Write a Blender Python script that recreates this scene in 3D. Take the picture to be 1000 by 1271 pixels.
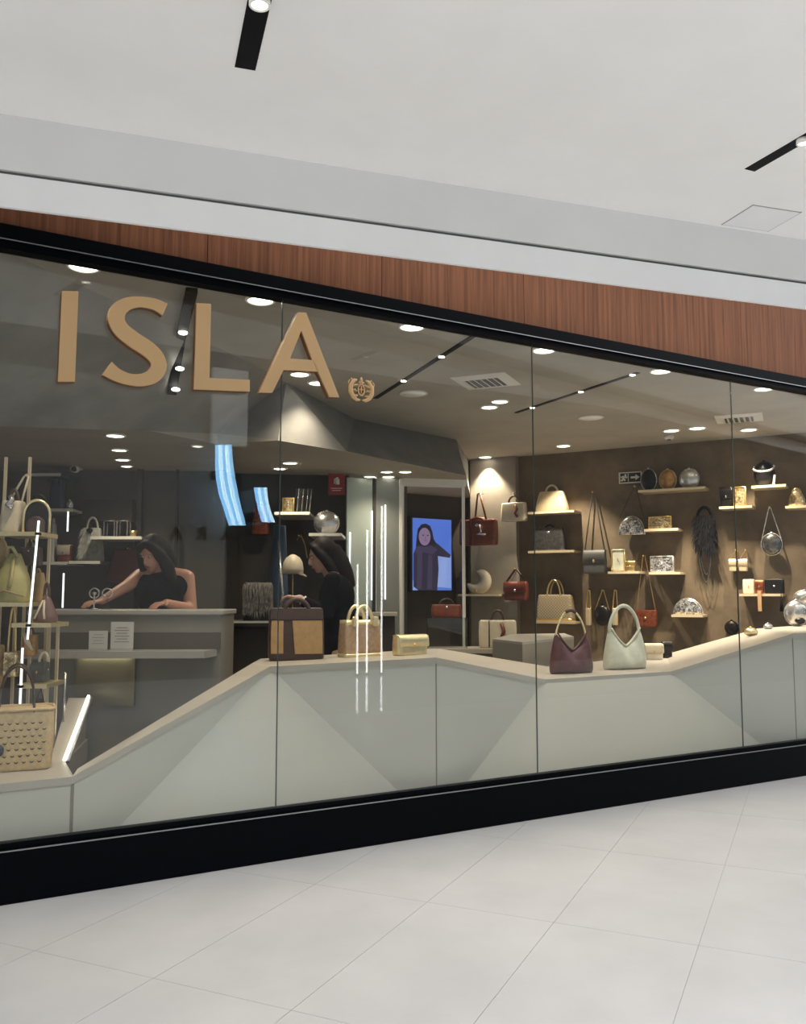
import bpy, math, random
from mathutils import Vector, Matrix

for o in list(bpy.data.objects):
    bpy.data.objects.remove(o, do_unlink=True)
SC = bpy.context.scene
COL = SC.collection
random.seed(7)

# ------------------------------------------------------------------ camera
FPX, PITCH, YAW, EYE, DIST = 1092.0, math.radians(5.36), math.radians(-30.1), 1.3, 4.185
cam_d = bpy.data.cameras.new('camera')
cam = bpy.data.objects.new('camera', cam_d)
COL.objects.link(cam)
cam_d.sensor_fit = 'HORIZONTAL'
cam_d.sensor_width = 36.0
cam_d.lens = FPX / 1000.0 * 36.0
cam_d.clip_start = 0.05
cam_d.clip_end = 200
cam.location = (0, -DIST, EYE)
cam.rotation_euler = (math.pi / 2 + PITCH, 0, YAW)
SC.camera = cam

# ------------------------------------------------------------------ world (daylight over the mall's open atrium)
W = bpy.data.worlds.new('world')
SC.world = W
W.use_nodes = True
bg = W.node_tree.nodes['Background']
bg.inputs['Color'].default_value = (0.97, 0.98, 1.0, 1)
bg.inputs['Strength'].default_value = 2.6
SC.view_settings.view_transform = 'Standard'
SC.view_settings.look = 'None'
SC.view_settings.exposure = 0.06
SC.view_settings.gamma = 1.0
SC.view_settings.use_curve_mapping = False
SPOT_W = 62.0
WARM = (1.0, 0.84, 0.64)

# ------------------------------------------------------------------ measuring helpers (survey of the place: sight lines to real planes)
_F = Vector((-math.sin(YAW) * math.cos(PITCH), math.cos(YAW) * math.cos(PITCH), math.sin(PITCH)))
_R = Vector((math.cos(YAW), math.sin(YAW), 0))
_U = _R.cross(_F)
_C = Vector((0, -DIST, EYE))
def ray(x, y): return _F + _R * ((x - 500) / FPX) - _U * ((y - 635.5) / FPX)
def onplane(x, y, n, c):
    d = ray(x, y); n = Vector(n)
    return _C + d * ((c - n.dot(_C)) / n.dot(d))
def onY(x, y, c=0.0): return onplane(x, y, (0, 1, 0), c)
def onZ(x, y, c=0.0): return onplane(x, y, (0, 0, 1), c)
def pos(x, y, d): return _C + ray(x, y) * d
WALL_A = Vector((5.938, 4.475, 0)); WALL_B = Vector((7.783, 1.268, 0))
WR = (WALL_B - WALL_A).normalized()           # along the display wall
WN = Vector((WR.y, -WR.x, 0))                 # out of the display wall, into the shop
WROT = math.atan2(WR.y, WR.x)
def onW(x, y, off=0.0): return onplane(x, y, WN, WN.dot(WALL_A) + off)

# ------------------------------------------------------------------ materials
MATS = {}
def mat(name, col, rough=0.5, metal=0.0, noise=0.0, scale=20.0, bump=0.0, emit=None, estr=0.0, coat=0.0, spec=0.5, stretch=None, col2=None, trans=0.0):
    if name in MATS: return MATS[name]
    m = bpy.data.materials.new(name); m.use_nodes = True
    nt = m.node_tree; b = nt.nodes['Principled BSDF']
    c = (col[0], col[1], col[2], 1)
    b.inputs['Base Color'].default_value = c
    b.inputs['Roughness'].default_value = rough
    b.inputs['Metallic'].default_value = metal
    b.inputs['Coat Weight'].default_value = coat
    b.inputs['Specular IOR Level'].default_value = spec
    b.inputs['Transmission Weight'].default_value = trans
    if emit:
        b.inputs['Emission Color'].default_value = (emit[0], emit[1], emit[2], 1)
        b.inputs['Emission Strength'].default_value = estr
    if noise > 0 or bump > 0:
        tc = nt.nodes.new('ShaderNodeTexCoord'); mp = nt.nodes.new('ShaderNodeMapping')
        nt.links.new(tc.outputs['Object'], mp.inputs['Vector'])
        if stretch: mp.inputs['Scale'].default_value = stretch
        nz = nt.nodes.new('ShaderNodeTexNoise')
        nz.inputs['Scale'].default_value = scale; nz.inputs['Detail'].default_value = 6; nz.inputs['Roughness'].default_value = 0.6
        nt.links.new(mp.outputs['Vector'], nz.inputs['Vector'])
        if noise > 0:
            rp = nt.nodes.new('ShaderNodeValToRGB')
            lo = [max(0, v * (1 - noise)) for v in col]; hi = [min(1, v * (1 + noise)) for v in col]
            if col2: hi = col2
            rp.color_ramp.elements[0].position = 0.3; rp.color_ramp.elements[1].position = 0.7
            rp.color_ramp.elements[0].color = (*lo, 1); rp.color_ramp.elements[1].color = (*hi, 1)
            nt.links.new(nz.outputs['Fac'], rp.inputs['Fac'])
            nt.links.new(rp.outputs['Color'], b.inputs['Base Color'])
        if bump > 0:
            bp = nt.nodes.new('ShaderNodeBump'); bp.inputs['Strength'].default_value = bump; bp.inputs['Distance'].default_value = 0.01
            nt.links.new(nz.outputs['Fac'], bp.inputs['Height']); nt.links.new(bp.outputs['Normal'], b.inputs['Normal'])
    MATS[name] = m
    return m

def glass_mat(name, tint, ior=1.5, rough=0.0):
    m = bpy.data.materials.new(name); m.use_nodes = True
    nt = m.node_tree; nt.nodes.clear()
    out = nt.nodes.new('ShaderNodeOutputMaterial'); mx = nt.nodes.new('ShaderNodeMixShader')
    tr = nt.nodes.new('ShaderNodeBsdfTransparent'); gl = nt.nodes.new('ShaderNodeBsdfGlossy'); fr = nt.nodes.new('ShaderNodeMath'); lw = nt.nodes.new('ShaderNodeLayerWeight'); pw = nt.nodes.new('ShaderNodeMath')
    tr.inputs['Color'].default_value = (*tint, 1); gl.inputs['Roughness'].default_value = rough
    r0 = ((ior - 1) / (ior + 1)) ** 2                      # Schlick reflectance, the same from both faces of the pane
    pw.operation = 'POWER'; pw.inputs[1].default_value = 5.0; fr.operation = 'MULTIPLY_ADD'; fr.inputs[1].default_value = 1 - r0; fr.inputs[2].default_value = r0
    nt.links.new(lw.outputs['Facing'], pw.inputs[0]); nt.links.new(pw.outputs[0], fr.inputs[0])
    nt.links.new(fr.outputs[0], mx.inputs[0]); nt.links.new(tr.outputs[0], mx.inputs[1]); nt.links.new(gl.outputs[0], mx.inputs[2])
    nt.links.new(mx.outputs[0], out.inputs[0])
    MATS[name] = m
    return m

def wood_mat():
    m = bpy.data.materials.new('wood_veneer'); m.use_nodes = True
    nt = m.node_tree; b = nt.nodes['Principled BSDF']; b.inputs['Roughness'].default_value = 0.6; b.inputs['Specular IOR Level'].default_value = 0.2
    tc = nt.nodes.new('ShaderNodeTexCoord'); oi = nt.nodes.new('ShaderNodeObjectInfo')
    mp = nt.nodes.new('ShaderNodeMapping'); mp.inputs['Scale'].default_value = (30, 30, 0.9)
    ad = nt.nodes.new('ShaderNodeVectorMath'); ad.operation = 'ADD'
    ml = nt.nodes.new('ShaderNodeMath'); ml.operation = 'MULTIPLY'; ml.inputs[1].default_value = 37.0
    nt.links.new(oi.outputs['Random'], ml.inputs[0])
    nt.links.new(tc.outputs['Object'], mp.inputs['Vector']); nt.links.new(mp.outputs['Vector'], ad.inputs[0]); nt.links.new(ml.outputs[0], ad.inputs[1])
    n1 = nt.nodes.new('ShaderNodeTexNoise'); n1.inputs['Scale'].default_value = 1.6; n1.inputs['Detail'].default_value = 8; n1.inputs['Roughness'].default_value = 0.62
    nt.links.new(ad.outputs[0], n1.inputs['Vector'])
    rp = nt.nodes.new('ShaderNodeValToRGB')
    e = rp.color_ramp.elements
    e[0].position = 0.25; e[0].color = (0.072, 0.024, 0.009, 1); e[1].position = 0.75; e[1].color = (0.215, 0.085, 0.036, 1)
    k = e.new(0.5); k.color = (0.142, 0.052, 0.021, 1)
    nt.links.new(n1.outputs['Fac'], rp.inputs['Fac']); nt.links.new(rp.outputs['Color'], b.inputs['Base Color'])
    MATS['wood'] = m
    return m

def weave_mat(name, c1, c2, scale):
    m = bpy.data.materials.new(name); m.use_nodes = True
    nt = m.node_tree; b = nt.nodes['Principled BSDF']; b.inputs['Roughness'].default_value = 0.7
    tc = nt.nodes.new('ShaderNodeTexCoord'); ck = nt.nodes.new('ShaderNodeTexChecker'); ck.inputs['Scale'].default_value = scale
    ck.inputs['Color1'].default_value = (*c1, 1); ck.inputs['Color2'].default_value = (*c2, 1)
    nt.links.new(tc.outputs['Object'], ck.inputs['Vector']); nt.links.new(ck.outputs['Color'], b.inputs['Base Color'])
    MATS[name] = m
    return m

def sequin_mat(name, c1, c2, scale=60, rough=0.25):
    m = bpy.data.materials.new(name); m.use_nodes = True
    nt = m.node_tree; b = nt.nodes['Principled BSDF']; b.inputs['Roughness'].default_value = rough; b.inputs['Metallic'].default_value = 0.75
    tc = nt.nodes.new('ShaderNodeTexCoord'); vo = nt.nodes.new('ShaderNodeTexVoronoi'); vo.inputs['Scale'].default_value = scale
    rp = nt.nodes.new('ShaderNodeValToRGB'); rp.color_ramp.elements[0].color = (*c1, 1); rp.color_ramp.elements[1].color = (*c2, 1)
    sp = nt.nodes.new('ShaderNodeSeparateColor'); bp = nt.nodes.new('ShaderNodeBump'); bp.inputs['Strength'].default_value = 0.9; bp.inputs['Distance'].default_value = 0.01
    nt.links.new(tc.outputs['Object'], vo.inputs['Vector']); nt.links.new(vo.outputs['Color'], sp.inputs[0]); nt.links.new(sp.outputs[0], rp.inputs['Fac'])
    nt.links.new(rp.outputs['Color'], b.inputs['Base Color']); nt.links.new(sp.outputs[1], bp.inputs['Height']); nt.links.new(bp.outputs['Normal'], b.inputs['Normal'])
    MATS[name] = m
    return m

mat('mall_white', (0.93, 0.925, 0.91), 0.85, noise=0.02, scale=3)
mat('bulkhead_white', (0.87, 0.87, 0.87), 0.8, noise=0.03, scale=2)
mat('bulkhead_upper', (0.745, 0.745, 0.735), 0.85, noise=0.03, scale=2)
mat('groove_grey', (0.12, 0.12, 0.12), 0.8)
mat('floor_tile', (0.405, 0.40, 0.395), 0.38, noise=0.06, scale=2.6, bump=0.02)
mat('bounce_paving', (0.74, 0.73, 0.72), 0.06, bump=0.05, scale=3)  # unseen floor, pale tone added as bounce for ceiling and bulkhead
mat('floor_joint', (0.40, 0.39, 0.38), 0.8)
mat('black_metal', (0.0012, 0.0016, 0.003), 0.5, spec=0.06)
mat('silver_trim', (0.35, 0.35, 0.36), 0.35, metal=0.8)
mat('black_recess', (0.003, 0.0035, 0.005), 0.6, spec=0.15)
wood_mat()
glass_mat('shop_glass', (0.96, 0.975, 0.965))
glass_mat('acrylic', (0.93, 0.94, 0.93))
mat('glass_edge', (0.045, 0.06, 0.055), 0.3)
mat('gold_letter', (0.60, 0.385, 0.185), 0.42, metal=0.25)
mat('gold_letter_dark', (0.16, 0.07, 0.03), 0.5)
mat('plinth', (0.50, 0.482, 0.42), 0.26, noise=0.02, scale=2)
mat('plinth_top', (0.43, 0.39, 0.335), 0.4)
mat('concrete_brown', (0.135, 0.098, 0.060), 0.75, noise=0.33, scale=3.2, bump=0.15)
mat('concrete_grey', (0.215, 0.208, 0.198), 0.55, noise=0.22, scale=2.4, bump=0.06)
mat('plaster_warm', (0.23, 0.205, 0.165), 0.75, noise=0.15, scale=3, bump=0.1)
mat('ceiling_taupe', (0.34, 0.318, 0.282), 0.8, noise=0.12, scale=1.6)
mat('ceiling_low', (0.31, 0.28, 0.235), 0.8, noise=0.08, scale=1.6)
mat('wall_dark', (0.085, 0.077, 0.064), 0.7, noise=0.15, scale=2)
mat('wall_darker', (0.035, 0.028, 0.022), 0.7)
mat('shop_floor', (0.32, 0.29, 0.25), 0.4, noise=0.1, scale=2)
mat('lamp_white', (0.9, 0.88, 0.82), 0.4)
mat('lamp_glow', (1, 0.95, 0.85), 0.5, emit=(1.0, 0.93, 0.80), estr=9.0)
mat('lamp_glow_soft', (1, 0.95, 0.85), 0.5, emit=(1.0, 0.92, 0.78), estr=2.4)
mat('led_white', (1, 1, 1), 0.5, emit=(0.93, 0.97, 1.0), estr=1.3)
mat('led_warm', (1, 1, 0.9), 0.5, emit=(1.0, 0.97, 0.80), estr=4.5)
mat('vent_white', (0.62, 0.62, 0.60), 0.6)
mat('vent_dark', (0.06, 0.06, 0.06), 0.7)
mat('shelf_beige', (0.42, 0.34, 0.22), 0.5)
mat('shelf_lip', (0.62, 0.52, 0.36), 0.4)
mat('brass', (0.72, 0.52, 0.22), 0.28, metal=0.9)
mat('pale_gold', (0.78, 0.66, 0.40), 0.32, metal=0.75, noise=0.08, scale=30)
mat('desk_grey', (0.225, 0.208, 0.178), 0.35, noise=0.06, scale=2)
mat('desk_top', (0.34, 0.325, 0.30), 0.35)
mat('desk_brass_panel', (0.20, 0.175, 0.10), 0.35, metal=0.5, noise=0.1, scale=4)
mat('mirror_green', (0.50, 0.56, 0.50), 0.22, metal=0.35)
mat('mirror_grey', (0.30, 0.31, 0.28), 0.25, metal=0.35)
mat('white_frame', (0.72, 0.71, 0.66), 0.5)
mat('facade_dark', (0.018, 0.018, 0.02), 0.5)
mat('facade_grey', (0.21, 0.205, 0.198), 0.6, noise=0.05, scale=2)
mat('letter_black', (0.004, 0.004, 0.004), 0.5)
mat('facade_glass', (0.02, 0.022, 0.026), 0.1)
mat('blue_led', (0.3, 0.6, 0.9), 0.4, emit=(0.30, 0.66, 1.0), estr=9.0)
mat('blue_led_pale', (0.6, 0.8, 1), 0.4, emit=(0.62, 0.88, 1.0), estr=11.0)
mat('led_tube', (1, 1, 1), 0.4, emit=(1, 1, 1), estr=11.0)

# bag materials
mat('tan_gold', (0.44, 0.27, 0.12), 0.42, metal=0.35, noise=0.12, scale=25, bump=0.1)
mat('choc', (0.055, 0.028, 0.022), 0.45, noise=0.15, scale=30, bump=0.08)
mat('burgundy', (0.085, 0.030, 0.035), 0.42, noise=0.2, scale=22, bump=0.12)
mat('mint', (0.55, 0.56, 0.46), 0.40, noise=0.10, scale=18, bump=0.12)
mat('rose_gold', (0.50, 0.34, 0.21), 0.38, metal=0.4, noise=0.22, scale=50, bump=0.25)
mat('cream', (0.60, 0.53, 0.40), 0.45, noise=0.07, scale=20)
mat('cream_metal', (0.62, 0.50, 0.32), 0.33, metal=0.45, noise=0.1, scale=20)
mat('black_leather', (0.007, 0.006, 0.006), 0.3, spec=0.3)
mat('black_matt', (0.004, 0.004, 0.005), 0.85, spec=0.1)
mat('grey_leather', (0.075, 0.075, 0.072), 0.5, noise=0.1, scale=20)
mat('cognac', (0.17, 0.042, 0.020), 0.4, noise=0.25, scale=16, bump=0.1)
mat('red_brown', (0.13, 0.030, 0.018), 0.4, noise=0.25, scale=16)
mat('olive', (0.36, 0.32, 0.13), 0.45, noise=0.1, scale=16, bump=0.1)
mat('tan', (0.34, 0.23, 0.10), 0.5, noise=0.12, scale=16)
mat('straw', (0.55, 0.40, 0.21), 0.65, noise=0.15, scale=40, bump=0.35)
mat('hole', (0.05, 0.035, 0.02), 0.8)
mat('navy', (0.012, 0.025, 0.055), 0.5)
mat('denim', (0.03, 0.06, 0.11), 0.5, noise=0.2, scale=12)
mat('silver', (0.62, 0.61, 0.60), 0.25, metal=0.85, noise=0.2, scale=40, bump=0.2)
mat('silver_dark', (0.16, 0.155, 0.15), 0.22, metal=0.85, noise=0.4, scale=35, bump=0.3)
mat('fur_grey', (0.17, 0.155, 0.14), 0.85, noise=0.5, scale=30)
mat('feather_cream', (0.42, 0.42, 0.36), 0.8, noise=0.3, scale=20)
mat('skin', (0.46, 0.235, 0.165), 0.5, noise=0.05, scale=10)
mat('skin_pale', (0.50, 0.30, 0.23), 0.5)
mat('hair_dark', (0.010, 0.006, 0.005), 0.65, spec=0.25, noise=0.4, scale=60, stretch=(1, 1, 0.08))
mat('cloth_black', (0.005, 0.006, 0.009), 0.9, spec=0.1)
mat('lip', (0.30, 0.08, 0.07), 0.5)
mat('eye_white', (0.6, 0.58, 0.55), 0.3)
mat('paper', (0.55, 0.54, 0.52), 0.6)
mat('ink_grey', (0.22, 0.22, 0.22), 0.7)
mat('sign_red', (0.28, 0.02, 0.02), 0.5)
mat('sign_white', (0.62, 0.60, 0.57), 0.6)
mat('sign_black', (0.015, 0.014, 0.012), 0.5)
mat('amber', (0.42, 0.22, 0.08), 0.3, metal=0.5, noise=0.3, scale=40, bump=0.3)
mat('mauve', (0.15, 0.085, 0.075), 0.45, noise=0.15, scale=20)
mat('rust', (0.20, 0.05, 0.02), 0.35, metal=0.4, noise=0.5, scale=40, bump=0.3)
mat('ribbon', (0.52, 0.32, 0.16), 0.6)
weave_mat('woven_gold', (0.42, 0.35, 0.23), (0.27, 0.21, 0.13), 60)
sequin_mat('sequin_silver', (0.10, 0.10, 0.11), (0.75, 0.74, 0.74))
sequin_mat('sequin_gold', (0.30, 0.20, 0.08), (0.85, 0.70, 0.42))
mat('scr_blue', (0.02, 0.03, 0.08), 0.4, emit=(0.075, 0.16, 0.60), estr=1.0)
mat('scr_pale', (0.1, 0.1, 0.1), 0.4, emit=(0.20, 0.30, 0.66), estr=1.0)
mat('scr_coat', (0.01, 0.01, 0.01), 0.4, emit=(0.026, 0.020, 0.045), estr=1.0)
mat('scr_coat2', (0.01, 0.01, 0.01), 0.4, emit=(0.048, 0.036, 0.075), estr=1.0)
mat('scr_hair', (0.01, 0.01, 0.01), 0.4, emit=(0.012, 0.009, 0.022), estr=1.0)
mat('scr_skin', (0.1, 0.1, 0.1), 0.4, emit=(0.20, 0.13, 0.24), estr=1.0)
mat('scr_lip', (0.1, 0.1, 0.1), 0.4, emit=(0.14, 0.05, 0.12), estr=1.0)
M = MATS

# ------------------------------------------------------------------ mesh builder
class MB:
    def __init__(s): s.v = []; s.f = []; s.sm = []
    def add(s, vs, fs, smooth=False, mtx=None):
        n = len(s.v)
        for p in vs:
            p = Vector(p)
            s.v.append(mtx @ p if mtx else p)
        for f in fs:
            s.f.append([i + n for i in f]); s.sm.append(smooth)
        return s
    def box(s, c, size, rot=None, mtx=None):
        hx, hy, hz = size[0] / 2, size[1] / 2, size[2] / 2
        vs = [Vector((x * hx, y * hy, z * hz)) for z in (-1, 1) for y in (-1, 1) for x in (-1, 1)]
        if rot: vs = [rot @ v for v in vs]
        vs = [v + Vector(c) for v in vs]
        return s.add(vs, [(0, 2, 3, 1), (4, 5, 7, 6), (0, 1, 5, 4), (2, 6, 7, 3), (0, 4, 6, 2), (1, 3, 7, 5)], False, mtx)
    def rings(s, rs, cap=True, smooth=True, close=False):
        n = len(rs[0]); vs = [p for r in rs for p in r]; fs = []
        m = len(rs)
        for i in range(m if close else m - 1):
            a = i * n; b = ((i + 1) % m) * n
            for j in range(n):
                k = (j + 1) % n
                fs.append((a + j, a + k, b + k, b + j))
        if cap and not close:
            fs.append(tuple(reversed(range(n)))); fs.append(tuple(range((m - 1) * n, m * n)))
        return s.add(vs, fs, smooth)
    def tube(s, pts, r, seg=8, close=False, flat=1.0, smooth=True):
        pts = [Vector(p) for p in pts]; m = len(pts)
        rs = []
        up = None
        for i, p in enumerate(pts):
            if close: t = pts[(i + 1) % m] - pts[i - 1]
            else: t = pts[min(i + 1, m - 1)] - pts[max(i - 1, 0)]
            if t.length < 1e-9: t = Vector((0, 0, 1))
            t.normalize()
            if up is None:
                up = Vector((0, 1, 0)) if abs(t.y) < 0.9 else Vector((1, 0, 0))
            a = (up - t * up.dot(t)).normalized(); b = t.cross(a); up = a
            rr = r[i] if isinstance(r, (list, tuple)) else r
            rs.append([p + a * (rr * math.cos(2 * math.pi * j / seg)) * 1.0 + b * (rr * flat * math.sin(2 * math.pi * j / seg)) for j in range(seg)])
        return s.rings(rs, True, smooth, close)
    def cyl(s, c, r, h, seg=24, axis='z', r2=None, smooth=True):
        r2 = r if r2 is None else r2; c = Vector(c); rs = []
        for z, rr in ((0, r), (h, r2)):
            ring = []
            for j in range(seg):
                a = 2 * math.pi * j / seg; x, y = rr * math.cos(a), rr * math.sin(a)
                ring.append(c + (Vector((x, y, z)) if axis == 'z' else Vector((x, -z, y)) if axis == 'y' else Vector((z, x, y))))
            rs.append(ring)
        return s.rings(rs, True, smooth)
    def lathe(s, prof, c=(0, 0, 0), seg=24, sx=1.0, sy=1.0, mtx=None):
        c = Vector(c); rs = []
        for r, z in prof:
            rs.append([c + Vector((max(r, 1e-4) * sx * math.cos(2 * math.pi * j / seg), max(r, 1e-4) * sy * math.sin(2 * math.pi * j / seg), z)) for j in range(seg)])
        if mtx: rs = [[mtx @ p for p in r] for r in rs]
        return s.rings(rs)
    def ell(s, c, r, seg=20, nr=12, rot=None):
        c = Vector(c); rs = []
        for i in range(nr + 1):
            t = math.pi * i / nr; q = max(math.sin(t), 0.02)
            ring = [Vector((r[0] * q * math.cos(2 * math.pi * j / seg), r[1] * q * math.sin(2 * math.pi * j / seg), -r[2] * math.cos(t))) for j in range(seg)]
            if rot: ring = [rot @ p for p in ring]
            rs.append([p + c for p in ring])
        return s.rings(rs)
    def prism(s, poly, y0, y1, mtx=None, smooth=False):
        # poly: (x, z) outline, extruded along y
        n = len(poly)
        vs = [(p[0], y0, p[1]) for p in poly] + [(p[0], y1, p[1]) for p in poly]
        area = sum(poly[i][0] * poly[(i + 1) % n][1] - poly[(i + 1) % n][0] * poly[i][1] for i in range(n))
        fs = [tuple(range(n)), tuple(reversed(range(n, 2 * n)))]
        for i in range(n):
            k = (i + 1) % n; fs.append((i, i + n, k + n, k))
        if area < 0: fs = [tuple(reversed(f)) for f in fs]
        return s.add(vs, fs, smooth, mtx)
    def build(s, name, m, parent=None, loc=None, rotz=None, bevel=0.0, seg=2, sub=0):
        me = bpy.data.meshes.new(name)
        me.from_pydata([tuple(v) for v in s.v], [], s.f)
        me.polygons.foreach_set('use_smooth', s.sm)
        me.update()
        o = bpy.data.objects.new(name, me); COL.objects.link(o)
        if m is not None: me.materials.append(M[m] if isinstance(m, str) else m)
        if parent is not None: o.parent = parent
        if loc is not None: o.location = loc
        if rotz is not None: o.rotation_euler.z = rotz
        if bevel > 0:
            b = o.modifiers.new('bevel', 'BEVEL'); b.width = bevel; b.segments = seg; b.limit_method = 'ANGLE'; b.angle_limit = math.radians(40)
        if sub:
            u = o.modifiers.new('subdivision', 'SUBSURF'); u.levels = sub; u.render_levels = sub
        return o

def tag(o, label, cat, group=None):
    o['label'] = label; o['category'] = cat
    if group: o['group'] = group
    return o
def struct(o): o['kind'] = 'structure'; return o
def thing(name, label, cat, loc=(0, 0, 0), rotz=0.0, group=None):
    o = bpy.data.objects.new(name, None); COL.objects.link(o)
    o.empty_display_size = 0.05
    o.location = loc; o.rotation_euler = (0, 0, rotz)
    return tag(o, label, cat, group)
def sroot(name, loc=(0, 0, 0)):
    o = bpy.data.objects.new(name, None); COL.objects.link(o); o.location = loc
    return struct(o)
def quad(mb, a, b, c, d): mb.add([a, b, c, d], [(0, 1, 2, 3)]); return mb
def rrect(w, d, r, n=5, z=0.0, cx=0.0, cy=0.0):
    pts = []
    r = min(r, w / 2 - 1e-4, d / 2 - 1e-4)
    for qx, qy, a0 in ((1, 1, 0), (-1, 1, 90), (-1, -1, 180), (1, -1, 270)):
        for i in range(n + 1):
            a = math.radians(a0 + 90 * i / n)
            pts.append(Vector((cx + qx * (w / 2 - r) + r * math.cos(a), cy + qy * (d / 2 - r) + r * math.sin(a), z)))
    return pts

# ================================================================== MALL STRUCTURE
# floor with stone tiles laid on the diagonal
fl = MB(); fl.box((6, -7, -0.0225), (60, 26, 0.04)); fl.v = [Vector((v.x, min(v.y, 0.04), v.z)) for v in fl.v]
floor = struct(fl.build('floor', 'floor_joint'))
TA = math.radians(35); E1 = Vector((math.cos(TA), math.sin(TA))); E2 = Vector((-math.sin(TA), math.cos(TA)))
def clip(poly, fn):
    out = []
    for i in range(len(poly)):
        a, b = poly[i], poly[(i + 1) % len(poly)]; fa, fb = fn(a), fn(b)
        if fa >= 0: out.append(a)
        if (fa >= 0) != (fb >= 0): out.append(a + (b - a) * (fa / (fa - fb)))
    return out
TL, TW, GAP = 1.075, 0.55, 0.0010
for i in range(-6, 11):
    for j in range(-14, 10):
        e1, e2 = 0.08 + TL * i, -0.79 + TW * j
        cs = [E1 * (e1 + a) + E2 * (e2 + b) for a, b in ((GAP, GAP), (TL - GAP, GAP), (TL - GAP, TW - GAP), (GAP, TW - GAP))]
        if max(c.y for c in cs) < -4.7 or min(c.y for c in cs) > 0.0: continue
        if max(c.x for c in cs) < -1.2 or min(c.x for c in cs) > 9.0: continue
        poly = clip(clip(cs, lambda p: 0.02 - p.y), lambda p: p.y + 4.602)
        if len(poly) < 3: continue
        t = MB(); n = len(poly)
        t.add([(p.x, p.y, 0.0) for p in poly] + [(p.x, p.y, -0.003) for p in poly],
              [tuple(range(n))] + [(k, k + n, (k + 1) % n + n, (k + 1) % n) for k in range(n)])
        t.build('tile', 'floor_tile', floor)
# rest of the floor under and behind the camera, paled to bounce light onto the mall ceiling
mb = MB(); mb.box((6, -12.3, -0.0015), (60, 15.4, 0.003)); mb.build('paving', 'bounce_paving', floor)

# mall ceiling, cut by the slanted bulkhead
BA = Vector((0.316, -0.315, 0)); BB = Vector((4.373, -1.154, 0)); BD = (BB - BA).normalized(); BNrm = Vector((BD.y, -BD.x, 0))  # towards camera
def bl(t, z, off=0.0):
    p = BA + BD * t + BNrm * off
    return Vector((p.x, p.y, z))
BROT = math.atan2(BD.y, BD.x)
CZ = 3.3
mb = MB()
a, b = bl(-6, CZ), bl(12, CZ)
quad(mb, a, b, Vector((b.x, -2.75, CZ)), Vector((a.x, -2.75, CZ)))
quad(mb, a + Vector((0, 0, .25)), Vector((a.x, -2.75, CZ + .25)), Vector((b.x, -2.75, CZ + .25)), b + Vector((0, 0, .25)))
quad(mb, Vector((a.x, -2.75, CZ)), Vector((b.x, -2.75, CZ)), Vector((b.x, -2.75, CZ + .25)), Vector((a.x, -2.75, CZ + .25)))
ceil_mall = struct(mb.build('ceiling', 'mall_white'))
# bulkhead: upper band, recessed groove, lower band
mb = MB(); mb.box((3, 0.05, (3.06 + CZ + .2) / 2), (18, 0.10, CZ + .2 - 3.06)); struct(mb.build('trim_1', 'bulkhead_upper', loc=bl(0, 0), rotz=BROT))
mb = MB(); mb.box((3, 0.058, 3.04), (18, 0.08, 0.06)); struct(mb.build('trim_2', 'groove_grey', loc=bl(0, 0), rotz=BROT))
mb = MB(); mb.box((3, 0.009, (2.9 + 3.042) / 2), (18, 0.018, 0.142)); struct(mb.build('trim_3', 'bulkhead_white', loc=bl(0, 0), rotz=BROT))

# wood fascia above the glass: veneer panels
fas = sroot('wall_fascia', (0, 0.03, 0))
mb = MB(); mb.box((4.2, 0.03, 3.25), (12.0, 0.03, 0.66)); mb.build('backing_board', 'groove_grey', fas)
x = -1.7
while x < 9.9:
    mb = MB(); mb.box((0, 0, 0), (0.9965, 0.022, 0.62)); mb.build('wood_panel', 'wood', fas, loc=(x + 0.5, 0.0, 2.915 + 0.32)); x += 1.0

# shop window: black frame, kick plate, glass panes
win = sroot('window_1')
mb = MB(); mb.box((4.2, 0.0, 2.905), (12, 0.09, 0.065)); mb.box((4.2, 0.005, 2.848), (12, 0.07, 0.034)); mb.build('head_frame', 'black_metal', win)
mb = MB(); mb.box((4.2, -0.046, 2.868), (12, 0.004, 0.005)); mb.build('bead', 'silver_trim', win)
mb = MB(); mb.box((4.2, 0.01, 0.105), (12, 0.075, 0.225)); mb.box((4.2, 0.018, 0.232), (12, 0.05, 0.03)); mb.build('kick_plate', 'black_metal', win)
mb = MB(); mb.box((4.2, -0.0275, 0.2185), (12, 0.006, 0.005)); mb.build('bead', 'silver_trim', win)
JX = [-1.6, 0.05, 1.70, 3.345, 5.145, 6.945, 8.7]
for i in range(len(JX) - 1):
    mb = MB(); mb.box(((JX[i] + JX[i + 1]) / 2, 0.005, 1.54), (JX[i + 1] - JX[i] - 0.006, 0.010, 2.62)); mb.build('glass_pane', 'shop_glass', win)
for xj in JX[1:-1]:
    mb = MB(); mb.box((xj, 0.005, 1.54), (0.0035, 0.009, 2.60)); mb.build('joint_seal', 'glass_edge', win)

# ================================================================== SHOP STRUCTURE
SZ, LZ = 2.9, 2.45
mb = MB(); mb.box((4.0, 5.2, -0.02), (18, 10.3, 0.04)); struct(mb.build('floor.001', 'shop_floor'))
mb = MB(); mb.box((4.2, 5.2, SZ + 0.03), (18, 10.28, 0.06)); struct(mb.build('ceiling.001', 'ceiling_taupe'))
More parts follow.
